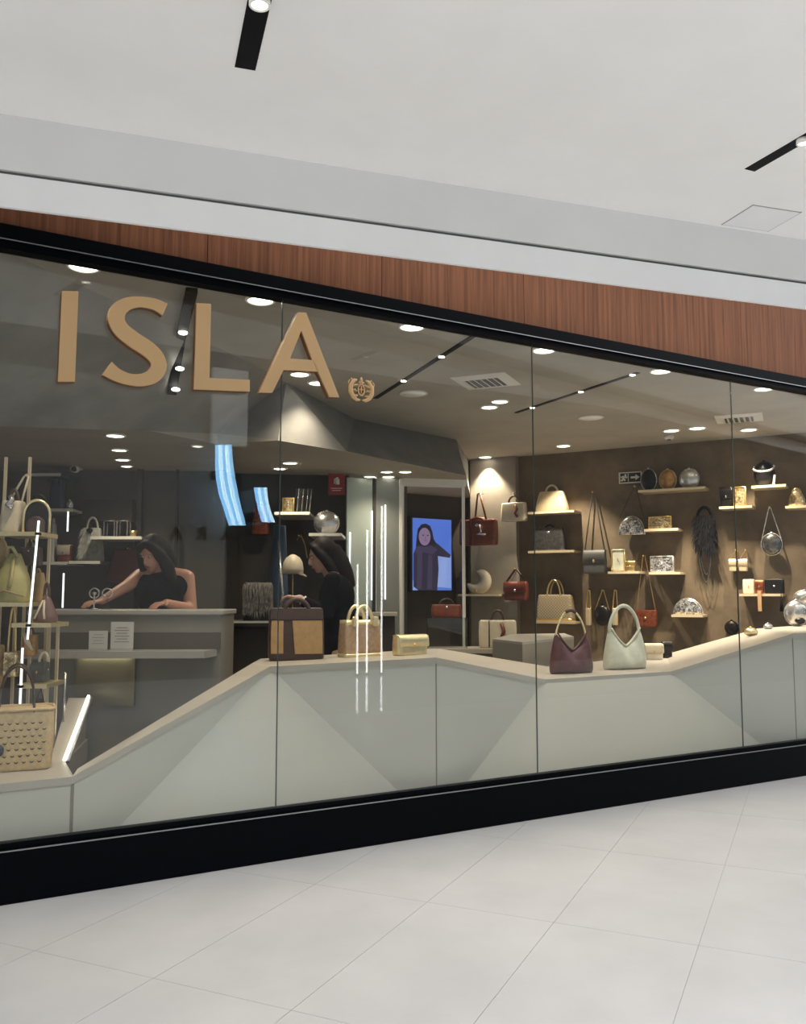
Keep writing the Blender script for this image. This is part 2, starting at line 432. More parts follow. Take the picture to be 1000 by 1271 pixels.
# display wall on the right
wl = (WALL_A - WALL_B).length
wallr = sroot('wall_right', WALL_A); wallr.rotation_euler.z = WROT
mb = MB(); mb.box((wl / 2 + 0.25, 0.06, SZ / 2), (wl + 2.0, 0.12, SZ)); mb.build('plaster_face', 'concrete_brown', wallr)
pa, pb = (onW(584, 700, .09) - WALL_A).dot(WR), (onW(641, 700, .09) - WALL_A).dot(WR)
mb = MB(); mb.box(((pa + pb) / 2, -0.045, SZ / 2), (pb - pa, 0.09, SZ)); mb.build('pilaster', 'plaster_warm', wallr)
# faceted drop from the high ceiling to the low one
top = [onZ(-160, 236, SZ), onZ(0, 309, SZ), onZ(317, 453, SZ), onZ(355, 475, SZ), onZ(440, 520, SZ), onZ(566, 546, SZ)]
top[0] = Vector((-0.9, -0.55, SZ)); top[0].y = 0.06; top[0].x = 0.15
FZ = 2.30
b1_ = onZ(0, 529, FZ); fpn = (top[2] - top[1]).cross(b1_ - top[1]).normalized()
bot = [onZ(-160, 525, FZ), b1_, onplane(270, 538, fpn, fpn.dot(top[1])), onZ(345, 546, LZ), onZ(430, 560, LZ), onZ(578, 590, LZ)]
mb = MB()
for i in range(len(top) - 1):
    quad(mb, top[i], top[i + 1], bot[i + 1], bot[i])
quad(mb, top[-1], onZ(581, 571, SZ), Vector((5.93, 4.44, LZ)), bot[-1])
struct(mb.build('ceiling_drop', 'concrete_grey'))
# return from the drop's lower edge to the low ceiling
mb = MB()
for i in range(len(bot) - 1):
    a, b = bot[i].copy(), bot[i + 1].copy()
    quad(mb, a, b, Vector((b.x, b.y, LZ - .004)), Vector((a.x, a.y, LZ - .004)))
struct(mb.build('trim_5', 'ceiling_low'))
# low ceiling
mb = MB()
far = [pos(-400, 640, 8.9), pos(583, 640, 10.5)]
pl = [Vector((p.x, p.y, LZ)) for p in bot]
back = [Vector((far[1].x, far[1].y, LZ)), Vector((far[0].x, far[0].y, LZ))]
mb.add(pl + back, [tuple(reversed(range(len(pl) + 2)))])
struct(mb.build('ceiling.002', 'ceiling_low'))

def wall_between(name, a, b, z0, z1, m, th=0.08):
    a = Vector((a.x, a.y, 0)); b = Vector((b.x, b.y, 0)); d = (b - a); L = d.length; an = math.atan2(d.y, d.x)
    w = MB(); w.box((L / 2, th / 2, (z0 + z1) / 2), (L, th, z1 - z0))
    return struct(w.build(name, m, loc=a, rotz=an))
def P2(px, d): p = pos(px, 738, d); return Vector((p.x, p.y, 0))
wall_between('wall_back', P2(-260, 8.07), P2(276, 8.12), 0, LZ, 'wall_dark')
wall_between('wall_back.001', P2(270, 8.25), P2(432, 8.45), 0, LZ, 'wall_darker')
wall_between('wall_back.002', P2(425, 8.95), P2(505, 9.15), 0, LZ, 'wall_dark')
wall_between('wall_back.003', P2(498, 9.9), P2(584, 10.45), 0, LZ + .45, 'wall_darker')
a = P2(-260, 8.07); wall_between('wall_left', Vector((-1.4, 0.1, 0)), a, 0, SZ, 'wall_dark')
# brown slim pilasters and seams on the back wall
for px, d, w in ((170, 8.03, 0.05), (217, 8.04, 0.02)):
    mb = MB(); mb.box((0, 0, LZ / 2), (w, 0.05, LZ)); struct(mb.build('trim_6', 'wall_darker', loc=P2(px, d), rotz=YAW))

# faceted display plinth behind the glass
T = dict(l=Vector((-0.6, 0.1, 0.470)), a=onY(89, 965, .1), b=onY(335, 828, .3), c=onY(541, 817, .1), d=onY(676, 844, .3), e=onY(832, 834, .3), f=onY(983, 787, .1), r=Vector((8.1, 0.1, 1.008)))
def on_vertical(px, py, A, B):
    d = (B - A); n = Vector((d.y, -d.x, 0)).normalized()
    return onplane(px, py, n, n.dot(A))
B = {}
B['1'] = on_vertical(148, 1026, T['a'], T['b']); B['2'] = on_vertical(493, 981, T['b'], T['c'])
B['3'] = on_vertical(582, 968, T['c'], T['d']); B['4'] = on_vertical(942, 922, T['e'], T['f'])
for k, tp in (('1', 'b'), ('2', 'b'), ('3', 'd'), ('4', 'e')):      # extend the folds down to the floor behind the frame
    v = B[k] - T[tp]; B[k] = T[tp] + v * ((0.12 - T[tp].z) / v.z)
def fl0(v, z=0.12): return Vector((v.x, v.y, z))
plinth = thing('display_plinth', 'long pale grey faceted display plinth behind the shop glass', 'display plinth')
def facet(vs):
    m_ = MB(); m_.add(vs, [tuple(range(len(vs)))]); n = (vs[1] - vs[0]).cross(vs[2] - vs[0])
    if n.y > 0: m_.f = [tuple(reversed(m_.f[0]))]
    m_.build('facet_panel', 'plinth', plinth)
facet([fl0(T['l']), fl0(T['a']), T['a'], T['l']])
facet([fl0(T['a']), B['1'], T['b'], T['a']])
facet([B['1'], B['2'], T['b']])
facet([B['2'], fl0(T['c']), T['c'], T['b']])
facet([fl0(T['c']), B['3'], T['d'], T['c']])
facet([B['3'], B['4'], T['e'], T['d']])
facet([B['4'], fl0(T['f']), T['f'], T['e']])
facet([fl0(T['f']), fl0(T['r']), T['r'], T['f']])
for k in ('a', 'c', 'f'):                                            # dark seams at the vertical folds
    mb = MB(); p = T[k]; mb.box((p.x, p.y, (p.z + .12) / 2), (0.006, 0.006, p.z - .13)); mb.build('seam', 'desk_grey', plinth)
def bk(v, y): return Vector((v.x + 0.0, y, v.z))
def slab(vs, name='top_slab', th=0.035):
    m_ = MB(); n = len(vs)
    dz = Vector((0, 0, th))
    m_.add([v for v in vs] + [v - dz for v in vs], [tuple(range(n)), tuple(reversed(range(n, 2 * n)))] + [(i, i + n, (i + 1) % n + n, (i + 1) % n) for i in range(n)])
    m_.build(name, 'plinth_top', plinth)
e = Vector((0, -0.006, 0.004))
LB = Vector((0, 1.6, 0))
r1, r2 = pos(78, 945, 4.37), pos(108, 866, 5.10)                     # right edge of the ramp that rises behind the low platform
PT = T['a'].z
p1, p2, p3 = Vector((r1.x, r1.y, PT)), Vector((r2.x, r2.y, PT)), Vector((T['l'].x, r2.y, PT))
slab([T['l'] + e, T['a'] + e, p1, p2, p3])
def panel_between(pts, name='side_panel'):
    for a_, b_ in zip(pts[:-1], pts[1:]):
        m_ = MB(); d_ = Vector((b_.y - a_.y, a_.x - b_.x, 0)).normalized() * 0.012
        vs = [Vector((a_.x, a_.y, 0)), Vector((b_.x, b_.y, 0)), b_ - Vector((0, 0, .004)), a_ - Vector((0, 0, .004))]
        m_.add(vs + [v + d_ for v in vs], [(0, 1, 2, 3), (7, 6, 5, 4), (0, 4, 5, 1), (1, 5, 6, 2), (2, 6, 7, 3), (3, 7, 4, 0)])
        m_.build(name, 'desk_grey', plinth)
panel_between([T['a'], p1, p2, p3, T['l']])
slab([T['a'] + e, T['b'] + e, bk(T['b'], 0.58), bk(T['a'] + Vector((.06, 0, 0)), 0.30)])
bx_ = Vector((T['b'].x + .16, .86, T['b'].z + .004))
slab([T['b'] + e, T['c'] + e, Vector((3.2, .86, T['c'].z)), bx_, bk(T['b'], 0.58)])
cb, db = Vector((3.2, .86, T['c'].z)), Vector((4.35, 1.13, T['d'].z))
eb, fb, rb = Vector((6.16, 1.64, T['e'].z)), Vector((6.53, .94, T['f'].z)), Vector((7.67, 1.28, T['r'].z))
slab([T['c'] + e, T['d'] + e, db, cb])
slab([T['d'] + e, T['e'] + e, eb, db])
slab([T['e'] + e, T['f'] + e, fb]); slab([T['e'] + e, fb, eb])
slab([T['f'] + e, T['r'] + e, rb, fb])
panel_between([bk(T['a'] + Vector((.06, 0, 0)), 0.30), bk(T['b'], 0.58), bx_, cb, db, eb, fb, rb], 'back_panel')



# ================================================================== LIGHT FITTINGS
def disc_lamp(p, r, glow='lamp_glow', label='', group=None, watt=SPOT_W, angle=110, blend=0.9, name='downlight', color=WARM, soft=None):
    t = thing(name, label, 'ceiling light', p, 0, group)
    m_ = MB(); m_.lathe([(r * 1.0, 0.0), (r * 1.02, -0.006), (r * 0.86, -0.012), (r * 0.80, -0.004), (r * 0.80, 0.0)], seg=28); m_.build('trim_ring', 'lamp_white', t)
    m_ = MB(); m_.lathe([(0.001, -0.010), (r * 0.5, -0.009), (r * 0.79, -0.004), (r * 0.79, 0.0), (0.001, 0.0)], seg=28); m_.build('diffuser', glow, t)
    if watt:
        ld = bpy.data.lights.new('downlight_beam', 'SPOT'); ld.energy = watt; ld.spot_size = math.radians(angle); ld.spot_blend = blend
        ld.shadow_soft_size = soft or r * 0.6; ld.color = color
        lo = bpy.data.objects.new('downlight_beam', ld); COL.objects.link(lo); lo.parent = t; lo.location = (0, 0, -0.03)
    return t
g1 = 'downlights above the window display'
G1L = ('above the gold letter I', 'between the gold letters L and A', 'just past the gold crest', 'directly over the burgundy hobo bag', 'over the mint hobo bag', 'over the raised end of the plinth')
for i, (px, py) in enumerate(((104, 330), (323, 372), (511, 405), (675, 434), (820, 460), (948, 482))):
    p = onZ(px, py, SZ); p.z = SZ
    disc_lamp(p, 0.082, label='round white downlight behind the glass ' + G1L[i], group=None, watt=SPOT_W * .85)
g2 = 'downlights in the middle of the shop ceiling'
for px, py in ((620, 498), (607, 505), (372, 464), (394, 475)):
    p = onZ(px, py, SZ - .001); p.z = SZ
    lab = 'bright downlight of the pair beside the square ceiling diffuser' if px > 500 else 'bright downlight of the pair behind the gold letter A'
    disc_lamp(p, 0.078, label=lab, group=g2, watt=SPOT_W * .8)
g3 = 'downlights washing the display wall'
for px, py in ((602, 567), (699, 553), (833, 534), (865, 531), (929, 533)):
    p = onZ(px, py, SZ); p.z = SZ
    lab = {602: 'downlight over the plaster strip with the brown tote', 699: 'downlight on the display wall side above the long strap satchel', 929: 'downlight near the slatted air grille above the round black bag'}.get(px, 'downlight of the pair above the three oval evening clutches')
    disc_lamp(p, 0.085, label=lab, group=g3 if px in (833, 865) else None, watt=SPOT_W * (2.1 if px < 650 else 3.5), angle=88, blend=.55, soft=0.02)
g4 = 'downlights in the low ceiling'
for px, py, r_, on in ((143, 540, .075, 1), (148, 558, .07, 0), (152, 570, .07, 1), (157, 578, .06, 0), (245, 553, .05, 0), (360, 574, .075, 1), (347, 581, .07, 0), (480, 585, .07, 1), (503, 585, .07, 0), (459, 591, .07, 0), (482, 591, .07, 0)):
    p = onZ(px, py, LZ); p.z = LZ
    lab = 'small downlight in the low ceiling above the cash desk' if px < 300 else 'small downlight in the low ceiling above the grey mirrors' if px > 400 else 'small downlight in the low ceiling beside the red fire sign'
    disc_lamp(p, r_, glow='lamp_glow' if px != 245 else 'lamp_glow_soft', label=lab, group=g4 + (' over the desk' if px < 300 else ' by the mirrors' if px > 400 else ' by the fire sign'), watt=SPOT_W * 0.62 if on else 0, angle=120)

# slots with tiny lamps in the shop ceiling
def slot(p0, p1, w, h, lamps, label, z=None, rlamp=0.02, glow='lamp_glow', name='light_slot'):
    p0 = Vector(p0); p1 = Vector(p1); d = p1 - p0; L = d.length
    t = thing(name, label, 'light slot', p0, math.atan2(d.y, d.x))
    m_ = MB(); m_.box((L / 2, 0, -h / 2), (L, w, h)); m_.build('channel', 'black_recess', t)
    for k in lamps:
        m_ = MB(); m_.cyl((L * k, 0, -h - 0.004), rlamp, 0.006, 16); m_.build('lamp', glow, t)
    return t
slot(onZ(590, 415, SZ - .001), onZ(466, 494, SZ - .001), 0.035, 0.006, (0.28, 0.66), 'thin dark ceiling slot with tiny lamps beside the square diffuser')
slot(onZ(792, 462, SZ - .001), onZ(640, 512, SZ - .001), 0.035, 0.006, (0.04, 0.42, 0.84), 'thin dark ceiling slot with tiny lamps beyond the square diffuser')
# black track following the ceiling and the slanted face
fn = fpn.copy()
if fn.z > 0: fn = -fn
q0 = onZ(238, 357, SZ); q1 = onZ(224, 417, SZ); q2 = onplane(213, 484, fn, fn.dot(top[1])) + fn * 0.004
tr = thing('lighting_track', 'black lighting track with three lamps behind letters S and L', 'light track', q0)
mb = MB(); sd = (q1 - q0).cross(Vector((0, 0, 1))).normalized() * 0.03
dz = Vector((0, 0, -0.03)); o_ = Vector(q0)
for a_, b_ in ((q0, q1), (q1, q2)):
    mb.add([a_ - sd - o_, a_ + sd - o_, b_ + sd - o_, b_ - sd - o_, a_ - sd + dz - o_, a_ + sd + dz - o_, b_ + sd + dz - o_, b_ - sd + dz - o_],
           [(0, 1, 2, 3), (7, 6, 5, 4), (0, 4, 5, 1), (2, 6, 7, 3), (0, 3, 7, 4), (1, 5, 6, 2)])
mb.build('rail', 'black_recess', tr)
for px, py in ((227, 413), (219, 450), (214, 476)):
    p_ = onZ(px, py, SZ - 0.035) if py < 417 else onplane(px, py, fn, fn.dot(top[1])) + fn * 0.05
    mb = MB(); mb.ell(p_ - o_, (0.028, 0.028, 0.012), 14, 8); mb.build('lamp', 'lamp_glow', tr)

# square diffuser and slatted grille in the ceiling, round loudspeakers
def diffuser(px0, py0, label, size=0.52, rot=0.0):
    p = onZ(px0, py0, SZ); p.z = SZ
    t = thing('ceiling_diffuser', label, 'air vent', p, rot)
    m_ = MB(); s = size / 2
    m_.add([(-s, -s, -.004), (s, -s, -.004), (s, s, -.004), (-s, s, -.004), (-s * .62, -s * .62, -.018), (s * .62, -s * .62, -.018), (s * .62, s * .62, -.018), (-s * .62, s * .62, -.018)],
           [(0, 4, 5, 1), (1, 5, 6, 2), (2, 6, 7, 3), (3, 7, 4, 0)])
    m_.box((0, 0, -0.002), (size, size, 0.004)); m_.build('frame', 'vent_white', t)
    m_ = MB(); m_.box((0, 0, -0.014), (size * .6, size * .6, 0.004)); m_.build('opening', 'vent_dark', t)
    for k in range(5):
        m_ = MB(); m_.box((0, (k - 2) * size * .115, -0.019), (size * .6, size * .05, 0.004), rot=Matrix.Rotation(0.5, 3, 'X')); m_.build('slat', 'vent_white', t)
    return t
diffuser(603, 473, 'square white air diffuser in the taupe shop ceiling', 0.42, math.radians(36))
diffuser(917, 519, 'slatted white air grille near the display wall', 0.40, math.radians(36))
for px, py, lab in ((513, 488, 'flat round ceiling loudspeaker next to the square diffuser'), (733, 518, 'flat round ceiling loudspeaker nearer the display wall')):
    p = onZ(px, py, SZ); p.z = SZ
    t = thing('ceiling_loudspeaker', lab, 'loudspeaker', p)
    mb = MB(); mb.lathe([(0.115, 0), (0.118, -0.006), (0.105, -0.010), (0.10, 0)], seg=28); mb.build('rim', 'vent_white', t)
    mb = MB(); mb.cyl((0, 0, -0.007), 0.10, 0.006, 28); mb.build('grille', 'mall_white', t)
p = onZ(830, 541, SZ); p.z = SZ
t = thing('smoke_detector', 'small white smoke detector on the shop ceiling near the display wall', 'smoke detector', p)
mb = MB(); mb.lathe([(0.05, 0), (0.05, -0.02), (0.035, -0.035), (0.001, -0.038)], seg=20); mb.build('housing', 'vent_white', t)
mb = MB(); mb.lathe([(0.02, -0.034), (0.018, -0.045), (0.001, -0.046)], seg=16); mb.build('sensor', 'vent_dark', t)

# mall ceiling: recessed black slots with a round lamp, and an access panel
def mall_slot(pa, pb, w, lampk, label, L=None):
    pa = Vector(pa); pb = Vector(pb); d = (pb - pa).normalized(); L = L or 0.85
    t = thing('slot_light', label, 'ceiling light', pa, math.atan2(d.y, d.x))
    m_ = MB(); m_.box((L / 2, 0, 0.002), (L, w, 0.008)); m_.build('channel', 'black_recess', t)
    for k in lampk:
        m_ = MB(); m_.lathe([(w * .46, 0.0), (w * .47, -0.022), (w * .38, -0.026), (w * .36, -0.01)], (k, 0, 0), 24); m_.build('lamp_ring', 'lamp_white', t)
        m_ = MB(); m_.cyl((k, 0, -0.018), w * .38, 0.012, 24); m_.build('lamp', 'lamp_glow', t)
        ld = bpy.data.lights.new('slot_beam', 'SPOT'); ld.energy = 70; ld.spot_size = math.radians(95); ld.spot_blend = 0.8; ld.shadow_soft_size = 0.04; ld.color = (1, 0.96, 0.9)
        lo = bpy.data.objects.new('slot_beam', ld); COL.objects.link(lo); lo.parent = t; lo.location = (k, 0, -0.04)
mall_slot(onZ(304, 85, CZ), onZ(321, 5, CZ), 0.078, (0.41, 0.75), 'black recessed slot with round lamp above the letter sign')
mall_slot(onZ(930, 211, CZ), onZ(1006, 167, CZ), 0.062, (0.31, 0.65), 'black recessed slot with lamp beside the square access panel')
p = onZ(944, 271, CZ)
t = thing('access_panel', 'white square access panel flush in the white mall ceiling', 'access panel', (p.x, p.y, CZ), math.radians(-13))
mb = MB()
for sx, sy, lx, ly in ((0, .125, .30, .003), (0, -.125, .30, .003), (.15, 0, .004, .26), (-.15, 0, .004, .26)): mb.box((sx, sy, -0.001), (lx, ly, 0.004))
mb.build('rim', 'desk_top', t)
mb = MB(); mb.box((0, 0, -0.001), (0.294, 0.244, 0.006)); mb.build('panel', 'bulkhead_white', t)

# ================================================================== ACROSS THE MALL (seen mirrored in the glass)
OY = 9.0
def mirY(px, py, y=OY): q = onY(px, py, y); return Vector((q.x, -q.y, q.z))
mb = MB(); mb.box((6, -OY - 0.6, 3.5), (60, 0.3, 7.0)); struct(mb.build('wall_opposite', 'facade_dark'))
mb = MB(); c = mirY(215, 660); mb.box((0, 0, 0), (12.0, 0.10, 4.6)); tag(mb.build('shop_facade_panel', 'facade_grey', loc=(-1.4, -OY - 0.40, 2.3)), 'grey facade panel across the mall carrying a dark shop name', 'facade panel')
def text_obj(body, name, size, m, label=None, cat=None):
    cu = bpy.data.curves.new(name, 'FONT'); cu.body = body; cu.size = size; cu.extrude = 0.012; cu.offset = 0.008; cu.align_x = 'CENTER'; cu.align_y = 'CENTER'
    o = bpy.data.objects.new(name, cu); COL.objects.link(o)
    dg = bpy.context.evaluated_depsgraph_get(); me = bpy.data.meshes.new_from_object(o.evaluated_get(dg))
    bpy.data.objects.remove(o, do_unlink=True)
    me.materials.clear(); me.materials.append(M[m])
    o = bpy.data.objects.new(name, me); COL.objects.link(o)
    if label: tag(o, label, cat)
    return o
for ch, px in (('Z', 322), ('A', 291), ('R', 259), ('A', 226)):
    c = mirY(px, 661)
    o = text_obj(ch, 'facade_letter', 0.27, 'letter_black', {'Z': 'black letter Z of the shop name across the mall', 'R': 'black letter R of the shop name across the mall', 'A': 'black letter A of the shop name across the mall'}[ch], 'letter')
    o.rotation_euler = (math.pi / 2, 0, math.pi); o.location = (c.x, -OY - (0.315 if ch in 'Z' or px == 291 else 0.335), c.z)
    if ch == 'A': o['group'] = 'letters A across the mall'
mb = MB(); c = mirY(330, 640); mb.box((0, 0, 0), (1.1, 0.10, 4.4)); tag(mb.build('dark_shopfront_panel', 'facade_glass', loc=(c.x + .25, -OY - 0.38, 2.2)), 'dark glossy shopfront panel across the mall behind blue lights', 'facade panel')
c0, c1 = mirY(270, 452), mirY(312, 552)
mb = MB(); mb.box((0, 0, 0), (abs(c1.x - c0.x), 0.12, c0.z - c1.z)); tag(mb.build('shopfront_header_panel', 'white_frame', loc=((c0.x + c1.x) / 2, -OY - 0.25, (c0.z + c1.z) / 2)), 'pale header panel above the blue ribbons across the mall', 'facade panel')
def ribbon(pxs, name, m, label, n=5):
    t = thing(name, label, 'light display', mirY(*pxs[0][:2]))
    base = t.location.copy()
    for k in range(n):
        m_ = MB(); vs = []
        for (xl, y, xr) in pxs:
            for q in (k / n, (k + .86) / n):
                p = mirY(xl + (xr - xl) * q, y); vs.append(p - base)
        fs = [(2 * i, 2 * i + 1, 2 * i + 3, 2 * i + 2) for i in range(len(pxs) - 1)]
        nn = len(vs); vs += [v + Vector((0, -0.03, 0)) for v in vs]
        fs += [tuple(reversed([j + nn for j in f])) for f in fs]
        m_.add(vs, fs); m_.build('strip', m if k % 2 == 0 else 'blue_led_pale', t)
    m_ = MB(); m_.box((0.1, -0.17, -.45), (0.16, 0.26, 0.14)); m_.build('mount', 'facade_dark', t)
ribbon([(268, 552, 288), (268, 575, 290), (269, 595, 293), (273, 615, 297), (279, 633, 301), (285, 652, 306)], 'led_ribbon', 'blue_led', 'tall curving blue glowing ribbon in the shopfront across the mall')
ribbon([(316, 605, 332), (318, 618, 333), (321, 632, 336), (326, 648, 342)], 'led_ribbon', 'blue_led', 'short blue glowing ribbon beside the taller one across the mall', 4)
for px, y0, lab in ((444, 700, 'shortest white light tube standing across the mall'), (456, 658, 'middle white light tube standing across the mall'), (474, 628, 'tallest white light tube standing across the mall')):
    a = mirY(px, y0, 8.6)
    t = thing('light_tube', lab, 'light tube', (a.x, a.y, 0.0))
    mb = MB(); mb.cyl((0, 0, 0.03), 0.014, a.z - .03, 10); mb.build('tube', 'led_tube', t)
    mb = MB(); mb.cyl((0, 0, 0), 0.05, 0.03, 20); mb.build('base', 'black_metal', t)

# ================================================================== SIGN LETTERS ON THE GLASS
LYF, LYB = -0.045, -0.002
def gl(px, py): q = onY(px, py, LYF); return (q.x, q.z)
def letter(polys, label, name='sign_letter', group='gold letters on the shop glass'):
    pts = [p for poly in polys for p in poly]
    cx = sum(p[0] for p in pts) / len(pts); cz = min(p[1] for p in pts)
    t = thing(name, label, 'letter', (cx, 0, cz), 0, group)
    f_ = MB(); s_ = MB()
    for poly in polys:
        q = [(p[0] - cx, p[1] - cz) for p in poly]
        f_.prism(q, LYF, LYF + 0.012); s_.prism([(p[0] * 0.999, p[1]) for p in q], LYF + 0.012, LYB)
    f_.build('face', 'gold_letter', t); s_.build('return', 'gold_letter_dark', t)
letter([[gl(77, 361), gl(97.5, 361.5), gl(93, 473.5), gl(72, 473.5)]], 'gold upright letter I on the shop glass')
def stroke(pts, n=8):
    # pts: (px, py, width px); smooth centre line -> quads
    P = [(Vector(gl(p[0], p[1])), p[2]) for p in pts]; out = []
    def cr(a, b, c, d, t): return 0.5 * ((2 * b) + (-a + c) * t + (2 * a - 5 * b + 4 * c - d) * t * t + (-a + 3 * b - 3 * c + d) * t ** 3)
    fine = []
    for i in range(len(P) - 1):
        a = P[max(i - 1, 0)]; b = P[i]; c = P[i + 1]; d = P[min(i + 2, len(P) - 1)]
        for k in range(n): fine.append((cr(a[0], b[0], c[0], d[0], k / n), b[1] + (c[1] - b[1]) * k / n))
    fine.append(P[-1])
    sc = (Vector(gl(170, 400)) - Vector(gl(170, 401))).length
    L, Rr = [], []
    for i, (p, w) in enumerate(fine):
        tdir = fine[min(i + 1, len(fine) - 1)][0] - fine[max(i - 1, 0)][0]; tdir.normalize(); nn = Vector((-tdir.y, tdir.x))
        L.append(p + nn * w * sc / 2); Rr.append(p - nn * w * sc / 2)
    return [tuple(p) for p in L] + [tuple(p) for p in reversed(Rr)]
letter([stroke([(205, 384, 17), (192, 377.5, 14), (174, 374.5, 13), (158, 377, 15), (147, 385.5, 18.5), (145, 398, 19.5), (152, 410, 20), (167, 422, 20.5), (185, 434, 20.5), (195, 445, 19.5), (197, 456, 19), (190, 466.5, 17.5), (176, 471.5, 15), (160, 470.5, 14), (145, 465, 16), (133, 457, 20)])], 'gold curving letter S on the shop glass')
letter([[gl(244, 376), gl(262, 377), gl(260, 469), gl(310, 471.5), gl(310, 486), gl(241, 483)]], 'gold letter L on the shop glass')
letter([[gl(370, 387.5), gl(380, 388), gl(421, 493), gl(409, 492.5), gl(388, 447), gl(374, 410), gl(360, 445), gl(352, 459), gl(338, 487.5), gl(322, 487)],
        [gl(360, 445), gl(388.5, 447), gl(395, 461), gl(352, 459)]], 'gold letter A with crossbar on the shop glass')
# crest: two facing rampant animals around an oval shield under a plume
cc = onY(449.5, 483, LYF); k = (Vector(gl(449, 480)) - Vector(gl(449, 481))).length
cr = thing('sign_crest', 'small gold crest of two facing beasts round an oval shield', 'emblem', (cc.x, 0, cc.z - 15 * k))
def ck(x, y): return (x * k, (15 - y) * k)
def crest_part(name, lines, y0=-0.040, y1=-0.026):
    m_ = MB()
    for pts in lines:
        m_.tube([(ck(x, y)[0], (y0 + y1) / 2, ck(x, y)[1]) for x, y, w in pts], [w * k for x, y, w in pts], 8)
    m_.build(name, 'gold_letter', cr)
for sgn in (-1, 1):
    crest_part('beast', [[(sgn * 1.5, 13, 1.0), (sgn * 6, 13.5, 2.2), (sgn * 11, 10, 2.8), (sgn * 14.5, 4, 3.1), (sgn * 14.5, -3, 2.9), (sgn * 12, -8, 2.4), (sgn * 9, -11, 2.0), (sgn * 6, -11.5, 1.0)],
                         [(sgn * 13, -3, 1.6), (sgn * 8, -5, 1.3), (sgn * 4, -6, .8)], [(sgn * 13, 2, 1.6), (sgn * 8, 1, 1.2), (sgn * 6, 3, .7)],
                         [(sgn * 11, -9, 1.3), (sgn * 14, -13, .6)], [(sgn * 16, -2, 1.1), (sgn * 17.5, -8, .9), (sgn * 15.5, -11, .5)], [(sgn * 11, 8, 1.5), (sgn * 5, 8, 1.2)]])
crest_part('shield', [[(4.2 * math.cos(a), 0.5 + 7 * math.sin(a), 1.0) for a in [i * 2 * math.pi / 20 for i in range(21)]], [(0, -4, .9), (0, 4, .9)], [(-3, 0, .8), (3, 0, .8)]])
crest_part('plume', [[(0, -7, 1.6), (0, -11, 2.0), (0, -15.5, 1.0)], [(-3.5, -9, 1), (0, -7.5, 1), (3.5, -9, 1)]])
mb = MB(); mb.cyl((0, -0.001, 15 * k), 4 * k, 0.028, 16, 'y'); mb.build('standoff', 'gold_letter_dark', cr)

# ================================================================== BAG BUILDERS  (local: x width, -y front, z up, origin at base centre)
def fit(x0, y0, x1, y1, d=None, wall=None, y=None):
    """base centre, width, height of something seen in that box at depth d / on the wall / on a plane y"""
    f_ = (lambda a, b: pos(a, b, d)) if d is not None else (lambda a, b: onW(a, b, wall)) if wall is not None else (lambda a, b: onY(a, b, y))
    bl_, br_, tc_ = f_(x0, y1), f_(x1, y1), f_((x0 + x1) / 2, y0)
    b_ = f_((x0 + x1) / 2, y1)
    return b_, (br_ - bl_).length, tc_.z - b_.z
def arch(x0, x1, z0, h, n=14, y=0.0, p=2.0):
    return [(x0 + (x1 - x0) * (0.5 - 0.5 * math.cos(math.pi * i / n)), y, z0 + h * (math.sin(math.pi * i / n) ** (2 / p) if 0 < i < n else 0)) for i in range(n + 1)]
def loft_body(w, h, d, tw=None, td=None, r=0.25, zs=8, bulge=0.03):
    tw = w if tw is None else tw; td = d if td is None else td
    m_ = MB(); rs = []
    ed = min(0.02, h * 0.08)
    prof = [(0, 0.92), (ed * .35, .975), (ed, 1.0)] + [(ed + (h - 2 * ed) * i / zs, 1.0) for i in range(1, zs)] + [(h - ed, 1.0), (h - ed * .3, .98), (h, .92)]
    for z, q in prof:
        t = z / h; bw = (w + (tw - w) * t) * q * (1 + bulge * math.sin(math.pi * t)); bd = (d + (td - d) * t) * q * (1 + bulge * 2 * math.sin(math.pi * t))
        rs.append(rrect(bw, bd, min(bw, bd) * r, 5, z))
    return m_.rings(rs)
def hook(p, what):
    t = thing('wall_hook', 'brass wall hook carrying the ' + what, 'hook', p, WROT)
    m_ = MB(); m_.cyl((0, 0.05, 0), 0.006, 0.075, 8, 'y'); m_.build('peg', 'brass', t)
    m_ = MB(); m_.ell((0, -0.026, 0), (.011, .008, .011), 10, 6); m_.build('knob', 'brass', t)
    return t

def tote(name, label, loc, rot, w, h, d, body='tan_gold', trim='choc', tw=None, td=None, hh=0.12, hw=0.5, hr=0.009, base=None, clasp=None, group=None, two=True, handle=None, panel=None, collar=None):
    t = thing(name, label, 'bag', loc, rot, group)
    loft_body(w, h, d, tw, td).build('body', body, t)
    tw_ = tw or w; td_ = td or d
    for s in ((-1, 1) if two else (0,)):
        m_ = MB(); a = arch(-tw_ * hw / 2, tw_ * hw / 2, h * 0.86, hh + h * .14, 16, s * td_ * .46); m_.tube(a, hr, 8); m_.build('handle', handle or trim, t)
    if base: m_ = MB(); m_.rings([rrect(w * 1.012, d * 1.03, d * .25, 5, 0.001), rrect(w * 1.02, d * 1.04, d * .25, 5, h * base)]); m_.build('base', trim, t)
    if collar: m_ = MB(); m_.rings([rrect(tw_ * 1.02, td_ * 1.06, td_ * .25, 5, h * (1 - collar)), rrect(tw_ * 1.01, td_ * 1.05, td_ * .25, 5, h * 1.004)]); m_.build('collar', panel or trim, t)
    if clasp: m_ = MB(); m_.ell((0, -td_ * .55, h * .78), (w * .05, .008, w * .05), 12, 8); m_.build('clasp', clasp, t)
    return t
